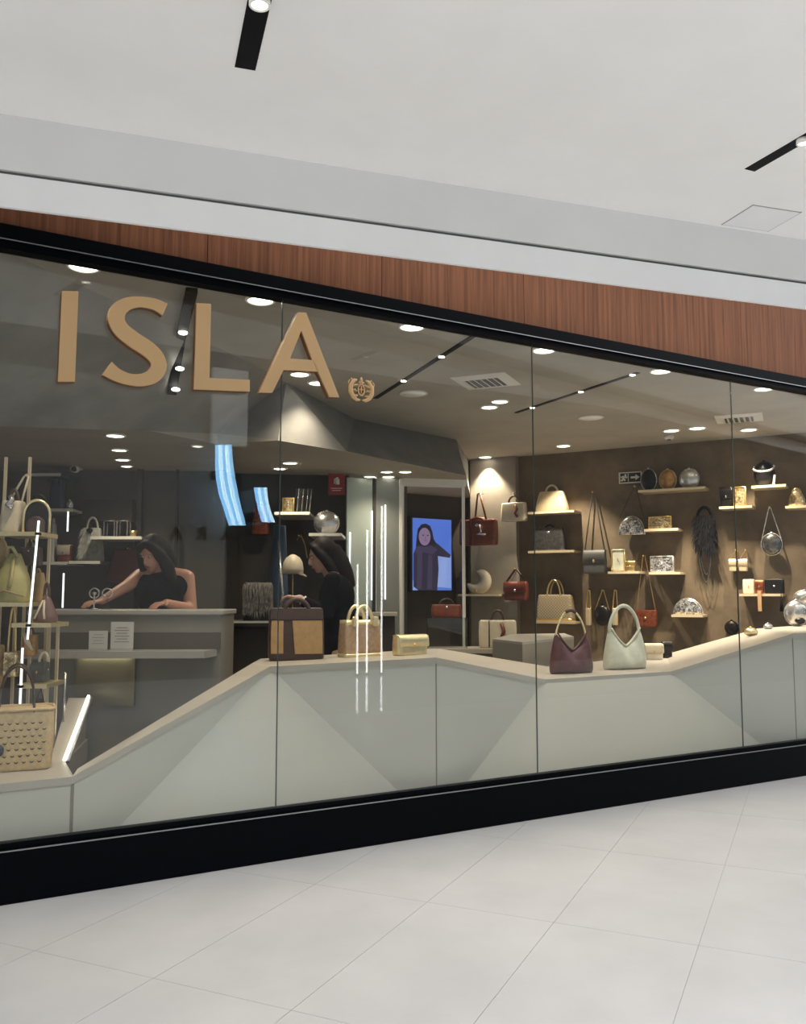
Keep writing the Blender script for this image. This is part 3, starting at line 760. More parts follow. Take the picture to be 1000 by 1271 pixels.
def hobo(name, label, loc, rot, w, h, d, sh, body, strap=None, chain=False, group=None):
    t = thing(name, label, 'bag', loc, rot, group)
    rs = []; N = 22
    for i in range(N + 1):
        u = -1 + 2 * i / N
        top_ = h * (0.54 + 0.46 * abs(u) ** 1.35) * (1 if abs(u) < .93 else 1 - (abs(u) - .93) * 1.6)
        dd = d / 2 * (1 - abs(u) ** 3.2) ** .5 * .96 + 0.006
        wx = u * w / 2
        ring = []
        for j in range(18):
            a = 2 * math.pi * j / 18; cz, sy = math.sin(a), math.cos(a)
            z = top_ * (0.5 + 0.5 * math.copysign(abs(cz) ** .75, cz)); taper = 1.2 - .8 * (z / top_) ** 1.2
            xx = wx * (1.0 - 0.26 * (z / h) ** 1.3)
            fold = 0.010 * math.sin(9 * u + 5 * z / h) * (z / h)
            ring.append(Vector((xx, dd * taper * math.copysign(abs(sy) ** .8, sy) + (fold if sy < 0 else 0), z)))
        rs.append(ring)
    MB().rings(rs).build('body', body, t, sub=1)
    x0 = w * .345
    if chain:
        m_ = MB(); a = arch(-x0, x0, h * .88, sh, 18, 0, 1.35)
        for i in range(len(a) * 2 - 2):
            p = Vector(a[i // 2]).lerp(Vector(a[i // 2 + 1]), (i % 2) / 2)
            m_.ell(p, (0.008, 0.006, 0.010), 8, 5)
        m_.build('chain', chain if isinstance(chain, str) else 'brass', t)
        m_ = MB(); b_ = a[7:12]; m_.tube(b_, 0.012, 8); m_.build('strap_pad', strap or body, t)
    else:
        m_ = MB(); m_.tube([(-x0 * 1.0, 0, h * .80)] + arch(-x0, x0, h * .92, sh, 18, 0, 1.45) + [(x0, 0, h * .80)], 0.0115, 8, flat=1.25); m_.build('strap', strap or body, t)
    m_ = MB(); m_.tube([(-w * .34 + .68 * w * i / 16, -0.012 - d * .06, h * (0.535 + 0.40 * abs(-1 + 2 * i / 16) ** 1.45)) for i in range(17)], 0.007, 6); m_.build('rim_piping', body, t)
    return t
def clutch(name, label, loc, rot, w, h, d, body, flap=True, clasp='brass', group=None, flapmat=None, fh=0.55, edge=None):
    t = thing(name, label, 'bag', loc, rot, group)
    loft_body(w, h, d, w, d * .75, r=.3).build('body', body, t)
    if flap:
        m_ = MB(); n = 8; rs = []
        prof = [(d * .30, h * .98), (d * .05, h * 1.02), (-d * .25, h * 1.01), (-d * .45, h * .95), (-d * .52, h * .8), (-d * .56, h * (1 - fh))]
        top_ = [Vector((-w * .505, y_, z_)) for y_, z_ in prof]; m_2 = []
        for s in (-1, -.9, 0, .9, 1):
            m_2.append([Vector((w * .505 * s, y_, z_ + (h * .06 if abs(s) == 1 and i == 5 else 0))) for i, (y_, z_) in enumerate(prof)] + [Vector((w * .505 * s, y_ * .9 + .001, z_ - .004)) for y_, z_ in reversed(prof)])
        m_.rings(m_2); m_.build('flap', flapmat or body, t)
    if clasp: m_ = MB(); m_.ell((0, -d * .58, h * (1 - fh) + h * .08), (w * .055, .007, h * .07), 12, 8); m_.build('clasp', clasp, t)
    if edge: m_ = MB(); m_.tube([(-w * .5, -d * .5, h * .04), (w * .5, -d * .5, h * .04), (w * .5, -d * .42, h * .97), (-w * .5, -d * .42, h * .97)], .006, 6, True); m_.build('frame', edge, t)
    return t
def minaudiere(name, label, loc, rot, w, h, d, body, rim='brass', group=None):
    t = thing(name, label, 'bag', loc, rot, group)
    MB().ell((0, 0, h / 2), (w / 2, d / 2, h / 2), 24, 14).build('shell', body, t)
    m_ = MB(); m_.tube([(w * .503 * math.cos(a), 0, h / 2 + h * .503 * math.sin(a)) for a in [i * 2 * math.pi / 32 for i in range(32)]], .006, 6, True); m_.build('rim', rim, t)
    m_ = MB(); m_.ell((0, 0, h * 1.02), (.014, .014, .014), 10, 6); m_.build('clasp', rim, t)
    return t
def dome(name, label, loc, rot, w, h, d, body, handle=None, trim='silver', hh=0.0, group=None):
    t = thing(name, label, 'bag', loc, rot, group)
    rs = []
    for q, s in ((-.5, .86), (-.42, .97), (-.2, 1), (.2, 1), (.42, .97), (.5, .86)):
        ring = [Vector((w / 2 * s * math.cos(a), q * d, h * s * math.sin(a) + (1 - s) * h * .1)) for a in [math.pi * i / 16 for i in range(17)]]
        ring = [Vector((p.x * (1.0 if p.z > h * .15 else .95), p.y, p.z)) for p in ring]
        rs.append(ring)
    MB().rings(rs).build('body', body, t)
    m_ = MB(); m_.tube([(w / 2 * 1.01 * math.cos(a), 0, h * 1.01 * math.sin(a)) for a in [math.pi * i / 16 for i in range(17)]], .007, 6); m_.build('zip', trim, t)
    if hh: m_ = MB(); m_.tube(arch(-w * .25, w * .25, h * .85, hh + h * .1, 14), .010, 8); m_.build('handle', handle or body, t)
    return t
def strapbag(name, label, loc, rot, w, h, d, hookp, body, strap='black_leather', sr=.006, flap=True, group=None, shape='box', clasp='brass', chain=False):
    """loc is the base of the bag; strap runs up to the wall hook (world point)"""
    if shape == 'box': t = clutch(name, label, loc, rot, w, h, d, body, flap, clasp, group)
    elif shape == 'dome': t = dome(name, label, loc, rot, w, h, d, body, group=group)
    else: t = minaudiere(name, label, loc, rot, w, h, d, body, clasp, group)
    hp = Matrix.Rotation(-rot, 3, 'Z') @ (Vector(hookp) - Vector(loc))
    m_ = MB(); zz = h * (.95 if shape != 'round' else .75)
    m_.tube([(-w * .46, 0, zz), (hp.x - .012, hp.y, hp.z - .01), (hp.x, hp.y, hp.z + .006), (hp.x + .012, hp.y, hp.z - .01), (w * .46, 0, zz)], sr, 6); m_.build('strap', strap, t)
    hook(Vector(hookp) + WN * 0.0, label.split(' hanging')[0].split(' with ')[0].split(' of a pair')[0] + (' beneath ' + label.split('beneath ')[1] if 'beneath ' in label else ''))
    return t

# ================================================================== DISPLAY WALL: SHELVES
SHD = 0.24
def shelf(x0, x1, y, label, off=SHD, th=0.024, depth=SHD):
    b_, w, _ = fit(x0, y - 5, x1, y, wall=off)
    t = thing('wall_shelf', label, 'shelf', b_ + WN * (-off + (off - depth)), WROT)
    m_ = MB(); m_.box((0, -depth / 2 + .004, th / 2), (w, depth - .008, th)); m_.build('board', 'shelf_beige', t)
    m_ = MB(); m_.box((0, -depth, th / 2), (w, 0.010, th * 1.02)); m_.build('lip', 'shelf_lip', t)
    return b_.z + th, b_
def wfit(x0, y0, x1, y1, off): return fit(x0, y0, x1, y1, wall=off)
def onshelf(px0, py0, px1, z, off=0.13):
    """centre on a shelf whose upper side is z"""
    b_, w, _ = fit(px0, py0, px1, 700, wall=off)
    tc_ = onW((px0 + px1) / 2, py0, off)
    return Vector((b_.x, b_.y, z)), w, max(0.03, tc_.z - z)

# left column of shelves
z1, _ = shelf(655, 712, 637, 'wall shelf holding the gleaming cream handbag')
z2, _ = shelf(655, 712, 686, 'wall shelf holding the dark shiny handbag')
z3, _ = shelf(664, 713, 774, 'wall shelf holding the woven gold tote')
l, w, h = onshelf(666, 610, 706, z1)
tote('handbag', 'gleaming cream handbag with round top handle on the upper shelf', l, WROT, w, h, .15, 'cream_metal', 'cream_metal', w * .72, .07, .07, .55, .012, clasp='brass', two=False)
l, w, h = onshelf(663, 655, 702, z2)
tote('handbag', 'dark shiny crinkled handbag with short handle and silver buckles', l, WROT, w, h, .15, 'silver_dark', 'black_leather', w * .85, .09, .03, .4, .012, clasp='silver', two=False)
l, w, h = onshelf(666, 738, 711, z3)
tote('tote_bag', 'woven gold tote with tall looped handle on the lowest left shelf', l, WROT, w, h, .16, 'woven_gold', 'brass', w * .88, .11, .16, .42, .010, base=.10)
# evening clutches
z4, _ = shelf(791, 874, 609, 'long wall shelf holding three oval evening clutches')
for x0, x1, y0, m_, lab in ((796, 819, 582, 'black_leather', 'black oval evening clutch beside an amber one'), (819, 844, 583, 'amber', 'amber jewelled oval evening clutch between black and silver ones'), (844, 873, 582, 'silver', 'silver oval evening clutch at the end of the shelf')):
    l, w, h = onshelf(x0, y0, x1, z4); minaudiere('evening_clutch', lab, l, WROT, w * .84, h, .09, m_, 'silver' if m_ != 'amber' else 'brass')
z5, _ = shelf(799, 841, 659, 'short wall shelf holding the gold mirrored clutch')
l, w, h = onshelf(807, 641, 835, z5); clutch('clutch_bag', 'gold mirrored box clutch on a short shelf', l, WROT, w, h, .07, 'sequin_gold', False, 'silver', edge='brass')
z6, _ = shelf(754, 793, 712, 'short wall shelf holding pale grey and small gold boxes')
l, w, h = onshelf(760, 682, 776, z6); clutch('box_bag', 'pale grey upright box bag with gold corners', l, WROT, w, h, .08, 'mint', False, 'brass', edge='brass')
l, w, h = onshelf(777, 696, 788, z6); clutch('box_bag', 'tiny gold upright purse next to the pale grey box bag', l, WROT, w, h, .05, 'brass', True, 'silver')
z7, _ = shelf(805, 844, 713, 'short wall shelf holding the silver crystal clutch')
l, w, h = onshelf(808, 690, 836, z7); clutch('clutch_bag', 'silver crystal box clutch with bright clasp', l, WROT, w, h, .07, 'sequin_silver', False, 'silver', edge='silver')
z8, _ = shelf(833, 872, 766, 'short wall shelf holding the half-moon silver bag')
l, w, h = onshelf(834, 743, 870, z8); dome('half_moon_bag', 'half-moon dark silver evening bag on a short shelf', l, WROT, w, h, .10, 'sequin_silver', trim='silver')
z9, _ = shelf(892, 933, 631, 'wall shelf holding a dark box and a gold cage bag')
l, w, h = onshelf(897, 605, 912, z9); clutch('box_bag', 'dark upright box bag beside the gold cage bag', l, WROT, w, h, .08, 'black_leather', True, 'silver')
l, w, h = onshelf(914, 604, 929, z9); clutch('box_bag', 'gold cage box bag with pale clasp', l, WROT, w, h, .08, 'sequin_gold', False, 'silver', edge='brass')
z10, _ = shelf(932, 975, 605, 'topmost wall shelf holding the round black bag')
l, w, h = onshelf(940, 573, 965, z10)
t = minaudiere('round_bag', 'round black bag with a silver curved band on the topmost shelf', l, WROT, w, h, .13, 'black_leather', 'black_leather')
mb = MB(); mb.tube([(w * .5 * math.cos(a), -.066 * math.sin(-a) if False else -.062, h * .72 - h * .14 * math.sin(a)) for a in [math.pi * i / 14 for i in range(15)]], .012, 8); mb.build('band', 'silver', t)
for s in (-1, 1): mb = MB(); mb.ell((s * w * .5, 0, h * .80), (.016, .016, .016), 10, 6); mb.build('ring', 'silver', t)
mb = MB(); mb.prism([(w * .42, 0.0), (w * .52, 0.0), (w * .60, h * .42), (w * .50, h * .44)], -.05, -.03); mb.build('tag', 'paper', t)
z11, _ = shelf(974, 1030, 630, 'wall shelf next to the topmost one with a gold figure bag')
l, w, h = onshelf(982, 604, 1002, z11); dome('half_moon_bag', 'gold sculpted bag standing on the shelf beside the round black bag', l, WROT, w, h * .8, .09, 'sequin_gold', 'brass', hh=.03)
z12, _ = shelf(917, 971, 740, 'wall shelf holding three little clutches with ribbons')
l, w, h = onshelf(921, 719, 935, z12); clutch('clutch_bag', 'cream little clutch on the ribbon shelf', l, WROT, w, h, .06, 'cream', False, 'brass')
l, w, h = onshelf(936, 720, 947, z12)
t = clutch('clutch_bag', 'copper little clutch with a tan ribbon hanging over the shelf', l, WROT, w, h, .06, 'rust', True, 'silver')
mb = MB(); mb.box((.012, -.125, -.07), (.035, .004, .20)); mb.box((.012, -.085, .028), (.035, .08, .004)); mb.build('ribbon', 'ribbon', t)
l, w, h = onshelf(948, 719, 972, z12)
t = clutch('clutch_bag', 'dark clutch with a silver bow and a black tassel', l, WROT, w, h, .06, 'black_leather', False, 'silver')
mb = MB(); mb.tube([(w * .40, -.125, h * .5), (w * .40, -.127, -.05)], .004, 6); mb.tube([(w * .40, -.127, -.04), (w * .40, -.127, -.17)], [.010, .018], 8); mb.build('tassel', 'black_matt', t)
mb = MB(); mb.tube([(w * .40, -.02, h * .8), (w * .40, -.125, h * .5)], .004, 6); mb.build('cord', 'black_matt', t)

# ---- bags hanging on the display wall
def hang(x0, y0, x1, y1, off=.10): return fit(x0, y0, x1, y1, wall=off)
l, w, h = hang(725, 683, 752, 712); strapbag('satchel', 'grey flap satchel hanging by a long thin strap', l, WROT, w, h, .09, onW(736, 611, .05), 'grey_leather', 'grey_leather', .007)
l, w, h = hang(768, 641, 800, 664); strapbag('half_moon_bag', 'silver sequined half-moon bag hanging by a fine cord', l, WROT, w, h, .09, onW(788, 604, .05), 'sequin_silver', 'black_leather', .003, shape='dome')
l, w, h = hang(945, 662, 971, 689); strapbag('round_bag', 'round silver and black bag hanging from a slim looped handle', l, WROT, w, h, .10, onW(955, 630, .05), 'silver_dark', 'silver', .007, shape='round', clasp='silver')
l, w, h = hang(789, 757, 815, 778); strapbag('evening_bag', 'rust red beaded bag hanging low on a fine gold cord', l, WROT, w, h, .08, onW(799, 690, .05), 'rust', 'brass', .004, flap=False, clasp='brass')
mb = MB()
l, w, h = hang(738, 751, 757, 776); t = strapbag('round_bag', 'small black oval bag hanging on a beaded loop', l, WROT, w, h, .08, onW(748, 733, .05), 'black_leather', 'brass', .006, shape='round', clasp='black_leather')
for x_, lab in ((730.5, 'slim gold and white bar bag hanging beside the black oval bag'), (763.5, 'slim gold bar bag hanging between the oval bag and the mint hobo')):
    l, w, h = hang(x_ - 3.2, 755, x_ + 3.2, 776); strapbag('bar_bag', lab, l, WROT, w, h, .05, onW(x_, 733, .05), 'cream_metal', 'brass', .007, flap=False, clasp=None)
# black feather bag with chain
l, w, h = hang(860, 640, 891, 684)
t = thing('feather_bag', 'black feather bag with a long dangling chain on the display wall', 'bag', l, WROT)
loft_body(w * .8, h * .9, .09).build('body', 'black_matt', t)
mb = MB()
for i in range(420):
    a = random.uniform(-1, 1); z = random.uniform(.05, 1.0) * h; s = random.choice((-1, 1)) if random.random() < .15 else -1
    p = Vector((a * w * .40, s * .045, z)); q = p + Vector((a * random.uniform(0, .05), s * random.uniform(.01, .04), -random.uniform(.05, .13)))
    sw = Vector((random.uniform(.003, .008), 0, 0)); mb.add([p - sw, p + sw, q], [(0, 1, 2)])
o = mb.build('feathers', 'black_matt', t); o['kind'] = 'stuff'
mb = MB(); mb.tube(arch(-w * .30, w * .30, h * .88, .13, 14), .016, 8); mb.build('handle', 'black_matt', t)
mb = MB(); mb.tube([(-w * .26 + w * .52 * i / 16, -.03, .02 - .34 * math.sin(math.pi * i / 16) ** .7) for i in range(17)], .005, 6)
mb.tube([(-w * .20 + w * .44 * i / 16, -.02, .02 - .26 * math.sin(math.pi * i / 16) ** .7) for i in range(17)], .004, 6); mb.build('chain', 'silver_dark', t)
hook(onW(876, 630, .05), 'black feather bag')
# small pair of box purses
for x0, x1, lab in ((905, 915.5, 'gold trimmed mini purse of a pair fixed on the wall, beneath the dark box bag'), (917, 928, 'gold trimmed mini purse of a pair fixed on the wall, beneath the gold cage bag')):
    l, w, h = hang(x0, 694, x1, 709, .07); strapbag('mini_purse', lab, l, WROT, w, h, .06, onW((x0 + x1) / 2 + 3, 683, .05), 'cream_metal', 'brass', .003, clasp='silver')
hook(onW(908, 772.5, .05), 'flat black disc bag'); l, w, h = hang(900, 771, 916, 787, .034); t = minaudiere('round_bag', 'flat black disc bag leaning on the display wall', l, WROT, w, h, .07, 'black_leather', 'black_matt')

# ---- signs on the display wall
b_, w, h = fit(767.5, 585.5, 797, 600, wall=.02)
t = thing('exit_sign', 'dark exit sign with a running figure and a right arrow', 'sign', b_, WROT)
mb = MB(); mb.box((0, 0.008, h / 2), (w, .02, h)); mb.build('plate', 'sign_black', t)
mb = MB()
for c_, s_ in (((0, 0, .008), (w * .96, .006, .012)), ((0, 0, h - .008), (w * .96, .006, .012)), ((-w / 2 + .010, 0, h / 2), (.012, .006, h * .94)), ((w / 2 - .010, 0, h / 2), (.012, .006, h * .94))): mb.box((c_[0], -.004, c_[2]), s_)
mb.build('border', 'sign_white', t)
mb = MB(); Y0, Y1 = -.006, -.001
def sg(x, z): return (x * w, z * h)
mb.prism([sg(.02, .42), sg(.22, .42), sg(.22, .25), sg(.40, .5), sg(.22, .75), sg(.22, .58), sg(.02, .58)], Y0, Y1); mb.build('arrow', 'sign_white', t)
mb = MB(); mb.cyl((-.20 * w, -.001, .74 * h), .05 * w * .9, .005, 14, 'y')
for a_, b2 in (((-.24, .62), (-.30, .40)), ((-.30, .40), (-.20, .28)), ((-.30, .40), (-.38, .24)), ((-.24, .62), (-.13, .50)), ((-.26, .62), (-.38, .55))):
    mb.tube([(a_[0] * w, -.004, a_[1] * h), (b2[0] * w, -.004, b2[1] * h)], .012, 6)
mb.prism([sg(-.45, .18), sg(-.42, .18), sg(-.42, .85), sg(-.45, .85)], Y0, Y1); mb.prism([sg(-.10, .18), sg(-.07, .18), sg(-.07, .85), sg(-.10, .85)], Y0, Y1)
mb.build('running_figure', 'sign_white', t)

# ================================================================== LIT PLASTER STRIP LEFT OF THE DISPLAY WALL
l, w, h = fit(572, 645, 616, 677, wall=.24)
t = tote('tote_bag', 'large brown patchwork tote with tall handles hanging on the lit plaster', l, WROT, w, h, .13, 'cognac', 'cognac', w, .09, .02, .4, .012, clasp='silver')
mb = MB(); mb.tube([(-w * .10, 0, h * .95), (-w * .02, 0, h + .30), (.02, 0, h + .31), (w * .22, 0, h * .95)], .012, 8); mb.build('hanging_strap', 'cognac', t)
mb = MB(); mb.tube([(w * .10, -.075, h * .78), (w * .16, -.08, h * .50), (w * .05, -.08, h * .42), (w * .28, -.08, h * .40)], .012, 8); mb.build('charm', 'silver', t)
mb = MB(); mb.box((-w * .16, -.07, h * .5), (.012, .012, h)); mb.build('seam', 'choc', t)
hook(onW(597, 613, .20), 'large brown patchwork tote')
l, w, h = fit(623, 624, 653, 647, wall=.18)
t = tote('handbag', 'small cream handbag with a brown horse charm above the dark shelf', l, WROT, w, h, .10, 'cream', 'choc', w * .96, .08, .08, .5, .012, two=False)
mb = MB(); mb.tube([(w * .12, -.06, h * .85), (w * .20, -.062, h * .6), (w * .12, -.062, h * .4), (w * .22, -.062, h * .2)], .016, 8); mb.build('charm', 'red_brown', t)
hook(onW(638, 613, .14), 'small cream handbag')
zc, _ = shelf(568, 619, 740, 'dark wall shelf holding the crescent bag', off=.3, depth=.21)
l, w, h = onshelf(577, 703, 607, zc, .20)
t = thing('crescent_bag', 'cream crescent bag standing on its curve beside a brown handbag', 'bag', l, WROT)
mb = MB(); rs = []
for i in range(19):
    a = math.radians(-160 + 245 * i / 18); ri = math.sin(math.pi * i / 18) ** .6 * h * .26 + .008
    c_ = Vector((w * .36 * math.cos(a), 0, h * .5 + h * .32 * math.sin(a)))
    nx = Vector((math.cos(a), 0, math.sin(a)))
    rs.append([c_ + nx * ri * math.cos(q) * .8 + Vector((0, .05 * math.sin(q), 0)) for q in [2 * math.pi * j / 12 for j in range(12)]])
mb.rings(rs).build('body', 'cream', t)
mb = MB(); mb.ell((0, -.045, h * .12), (.02, .012, .02), 10, 6); mb.build('clasp', 'brass', t)
l, w, h = onshelf(567, 715, 578, zc, .20); tote('handbag', 'small brown handbag with silver studs next to the crescent bag', l, WROT, w, h * .9, .09, 'choc', 'choc', w * .9, .07, .07, .5, .010, clasp='silver', two=False)
l, w, h = fit(627, 722, 655, 745, wall=.18); t = strapbag('handbag', 'small red brown handbag with a round handle and silver stud', l, WROT, w, h, .10, onW(640, 706, .14), 'red_brown', 'choc', .012, flap=True, clasp='silver')

# ================================================================== BAGS IN THE WINDOW
def on_top(px0, px1, py0, z, py1=None, d=None):
    """base centre on a horizontal top at height z, seen at px centre / py1"""
    b_ = onZ((px0 + px1) / 2, py1, z); dd = (b_ - _C).dot(_F)
    return b_, (px1 - px0) * dd / FPX, ((py1 - py0) * dd / FPX)
zt = T['b'].z + .006
# big tan and chocolate tote
b_, w, h = on_top(332, 402, 756, zt, 819)
t = thing('tote_bag', 'big gold and chocolate panelled tote on the white plinth', 'bag', b_, YAW * .6)
h *= 1.02; d_ = .17
loft_body(w * .97, h, d_, w * .93, d_ * .6, r=.28).build('body', 'choc', t)
def fpan(x0, x1, z0, z1, m_, name, lean=0.0, off=.004):
    mm = MB(); rs = []
    for z in (z0, z0 + (z1 - z0) * .33, z0 + (z1 - z0) * .66, z1):
        q = z / h; yy = -(d_ + (d_ * .6 - d_) * q) / 2 * (1 + .06 * math.sin(math.pi * q)) - off
        sx = 1 - .04 * q + .03 * math.sin(math.pi * q)
        rs.append([Vector((x0 * w * sx + lean * q * w, yy, z)), Vector((x1 * w * sx, yy, z)), Vector((x1 * w * sx, yy + .012, z)), Vector((x0 * w * sx + lean * q * w, yy + .012, z))])
    mm.rings(rs, smooth=False); mm.build(name, m_, t)
fpan(-.03, .44, h * .13, h * .76, 'tan_gold', 'panel', -.07); fpan(-.45, -.24, h * .14, h * .76, 'tan_gold', 'panel')
fpan(-.47, .47, h * .78, h * .985, 'choc', 'collar', 0, .007)
for s in (-1, 1):
    mb = MB(); mb.tube(arch(-w * .22, w * .22, h * .90, .08, 14, s * d_ * .28), .012, 8); mb.build('handle', 'choc', t)
# small gold bag with arched metal handles
b_, w, h = on_top(420, 473, 770, T['c'].z - .010, 815)
t = tote('handbag', 'rose gold glitter handbag with double arched gold handles on the plinth', b_, 0.05, w, h, .13, 'rose_gold', 'pale_gold', w * .93, .10, .085, .50, .011, base=.10, collar=.22, panel='pale_gold')
for s in (-1, 1):
    mb = MB(); mb.box((s * w * .27, -.065, h * .97), (.04, .02, .06)); mb.build('handle_mount', 'pale_gold', t, bevel=.008)
# gold clutch
b_, w, h = on_top(486, 531, 788, T['c'].z - .002, 813)
clutch('clutch_bag', 'pale gold flap clutch lying beside the rose gold handbag', b_, 0.12, w, h, .09, 'pale_gold', True, 'brass')
zt2 = T['d'].z + .0005
b_, w, h = on_top(677, 741, 786, zt2, 836)
hobo('hobo_bag', 'burgundy leather hobo bag with a gold chain strap', b_, -.10, w, h * 1.08, .15, .17, 'burgundy', 'choc', chain='pale_gold')
b_, w, h = on_top(743, 808, 780, zt2, 831)
hobo('hobo_bag', 'pale mint leather hobo bag with a wide looped strap', b_, -.10, w, h * 1.08, .15, .165, 'mint')
b_, w, h = on_top(800, 819, 799, zt2, 819)
clutch('box_bag', 'cream and yellow box bag lying behind the mint hobo', b_, -.4, w * 1.25, h, .10, 'cream', True, 'brass')
b_, w, h = on_top(819, 829, 797, zt2, 817)
clutch('box_bag', 'black upright purse at the end of the cream box bag', b_ + Vector((.03, 0.0, 0)), -.4, w * 1.2, h, .08, 'black_leather', True, None)
# right end of the plinth
zt3 = T['f'].z + .006
b_, w, h = on_top(975, 1003, 746, zt3, 777)
t = minaudiere('round_bag', 'large silver round bag standing on the plinth end', b_, WROT, w, h, .12, 'silver', 'silver')
mb = MB(); mb.ell((w * .15, -.05, h * .22), (w * .22, .03, h * .12), 14, 8); mb.build('pocket', 'black_leather', t)
b_, w, h = fit(985, 733, 1013, 750, wall=.16)
t = minaudiere('round_bag', 'silver flat round bag on a clear stand above the larger silver one', b_, WROT, w, h, .10, 'silver', 'silver')
mb = MB(); pz = b_.z - zt3; mb.cyl((0, 0, -pz - .006), .006, pz + .016, 8); mb.cyl((0, 0, -pz - .006), .05, .010, 16); mb.build('stand', 'acrylic', t)
b_, w, h = on_top(924, 939, 773, zt3, 782); minaudiere('coin_purse', 'small pale gold purse lying on the sloping plinth end', Vector((b_.x, b_.y, b_.z - .045)), WROT, w, h, .08, 'pale_gold', 'brass')
b_, w, h = on_top(948, 958, 774, zt3, 780); minaudiere('coin_purse', 'tiny silver purse lying next to the pale gold one', Vector((b_.x, b_.y, b_.z - .006)), WROT, w, h, .06, 'silver', 'silver')

# ================================================================== MIDDLE OF THE SHOP
# grey faceted block behind the burgundy bag
pA, pB, pC = onZ(611, 792, .93), onZ(690, 789, .93), onZ(640, 784, .93)
mb = MB()
poly = [onZ(611, 793, .94), onZ(648, 797, .94), onZ(712, 790, .94), onZ(700, 786, .94), onZ(635, 787, .94)]
poly = [Vector((p.x, p.y, 0)) for p in poly]
n = len(poly)
t = thing('display_block', 'grey faceted display block standing behind the burgundy bag', 'display block', poly[0])
mb.add([p - poly[0] + Vector((0, 0, .0)) for p in poly] + [p - poly[0] + Vector((0, 0, .92)) for p in poly], [tuple(reversed(range(n))), tuple(range(n, 2 * n))] + [(i, (i + 1) % n, (i + 1) % n + n, i + n) for i in range(n)])
mb.build('body', 'desk_grey', t)
mb = MB(); mb.add([p - poly[0] + Vector((0, 0, .92)) for p in poly] + [p - poly[0] + Vector((0, 0, .94)) for p in poly], [tuple(reversed(range(n))), tuple(range(n, 2 * n))] + [(i, (i + 1) % n, (i + 1) % n + n, i + n) for i in range(n)])
mb.build('top', 'desk_top', t)
# low white counter behind the plinth with a cream bag and an acrylic box
cz = 0.80
tb = thing('display_counter', 'low white counter behind the plinth carrying cream and brown bags', 'counter', pos(574, 738, 8.35) - Vector((0, 0, EYE)), YAW)
tb.location.z = 0
mb = MB(); mb.box((0.0, .0, cz - .02), (1.02, .42, .04)); mb.build('top', 'plinth_top', tb)
mb = MB(); mb.box((0.0, .02, (cz - .04) / 2), (.96, .34, cz - .04)); mb.build('body', 'desk_grey', tb)
def on_z(px, py, z): return onZ(px, py, z)
b_ = pos(617, 738, 8.33); b_.z = cz; w, h = 45 * 8.33 / FPX, 34 * 8.33 / FPX
t = tote('handbag', 'boxy cream handbag with dark piping and a horse charm on the low counter', b_, YAW - .15, w, h, .14, 'cream', 'choc', w, .12, .09, .36, .012, two=False)
mb = MB(); mb.tube([(w * .12, -.08, h * .9), (w * .18, -.082, h * .6), (w * .10, -.082, h * .35)], .018, 8); mb.build('charm', 'cognac', t)
mb = MB(); mb.tube([(-w * .22, -.078, .01), (-w * .22, -.074, h)], .007, 6); mb.build('piping', 'choc', t)
b_ = pos(554, 738, 8.33); b_.z = cz; w = 48 * 8.33 / FPX
t = thing('acrylic_riser', 'clear acrylic riser box under a brown handbag', 'riser', b_, YAW)
mb = MB()
for c_, s_ in (((0, -.12, .14), (w, .005, .28)), ((0, .12, .14), (w, .005, .28)), ((-w / 2, 0, .14), (.005, .24, .28)), ((w / 2, 0, .14), (.005, .24, .28))): mb.box(c_, s_)
mb.build('side', 'acrylic', t)
mb = MB(); mb.box((0, 0, .283), (w, .245, .006)); mb.build('top', 'acrylic', t)
bb = Vector((b_.x, b_.y, cz + .287))
tote('handbag', 'low brown handbag with white spots on the acrylic riser', bb, YAW, 36 * 8.3 / FPX, .12, .12, 'cognac', 'choc', None, .10, .05, .5, .010, clasp='silver', two=False)
for k, (a_, b2) in enumerate((((543, 803), (573, 793)), ((545, 797), (567, 787)), ((560, 806), (588, 794)))):
    pass
# mirrors; the glowing lines on them imitate lights reflected in the shop glass
def panel(name, px0, px1, y0, y1, d0, d1, m_, label, cat, th=.03, edge=None):
    a_, b2 = P2(px0, d0), P2(px1, d1); L = (b2 - a_).length; an = math.atan2((b2 - a_).y, (b2 - a_).x)
    zt_, zb_ = pos((px0 + px1) / 2, y0, (d0 + d1) / 2).z, pos((px0 + px1) / 2, y1, (d0 + d1) / 2).z
    zt_ = min(zt_, LZ - .01)
    t_ = thing(name, label, cat, Vector((a_.x, a_.y, zb_)), an)
    m2 = MB(); m2.box((L / 2, 0, (zt_ - zb_) / 2), (L, th, zt_ - zb_)); m2.build('pane', m_, t_)
    if edge: m2 = MB(); m2.box((L, -.004, (zt_ - zb_) / 2), (.03, th + .02, zt_ - zb_)); m2.build('edge_strip', edge, t_)
    return t_, L, zb_, zt_
t, L, zb_, zt_ = panel('wall_mirror', 429, 463, 592, 800, 8.30, 8.42, 'mirror_green', 'pale green tall mirror panel next to the red fire sign', 'mirror', edge='wall_darker')
for f_, y0, y1 in ((.10, 660, 700), (.90, 632, 745)):
    z0, z1 = pos(446, y1, 8.3).z - zb_, pos(446, y0, 8.3).z - zb_
    mb = MB(); mb.cyl((L * f_, -.03, z0), .0065, z1 - z0, 8); mb.build('light_line', 'led_white', t)
t, L, zb_, zt_ = panel('wall_mirror', 466, 496, 592, 800, 8.44, 8.55, 'mirror_grey', 'grey tall mirror panel between the green one and the white doorway', 'mirror', edge='white_frame')
z0, z1 = pos(475, 744, 8.4).z - zb_, pos(475, 625, 8.4).z - zb_
mb = MB(); mb.cyl((L * .34, -.03, z0), .008, z1 - z0, 8); mb.build('light_line', 'led_white', t)
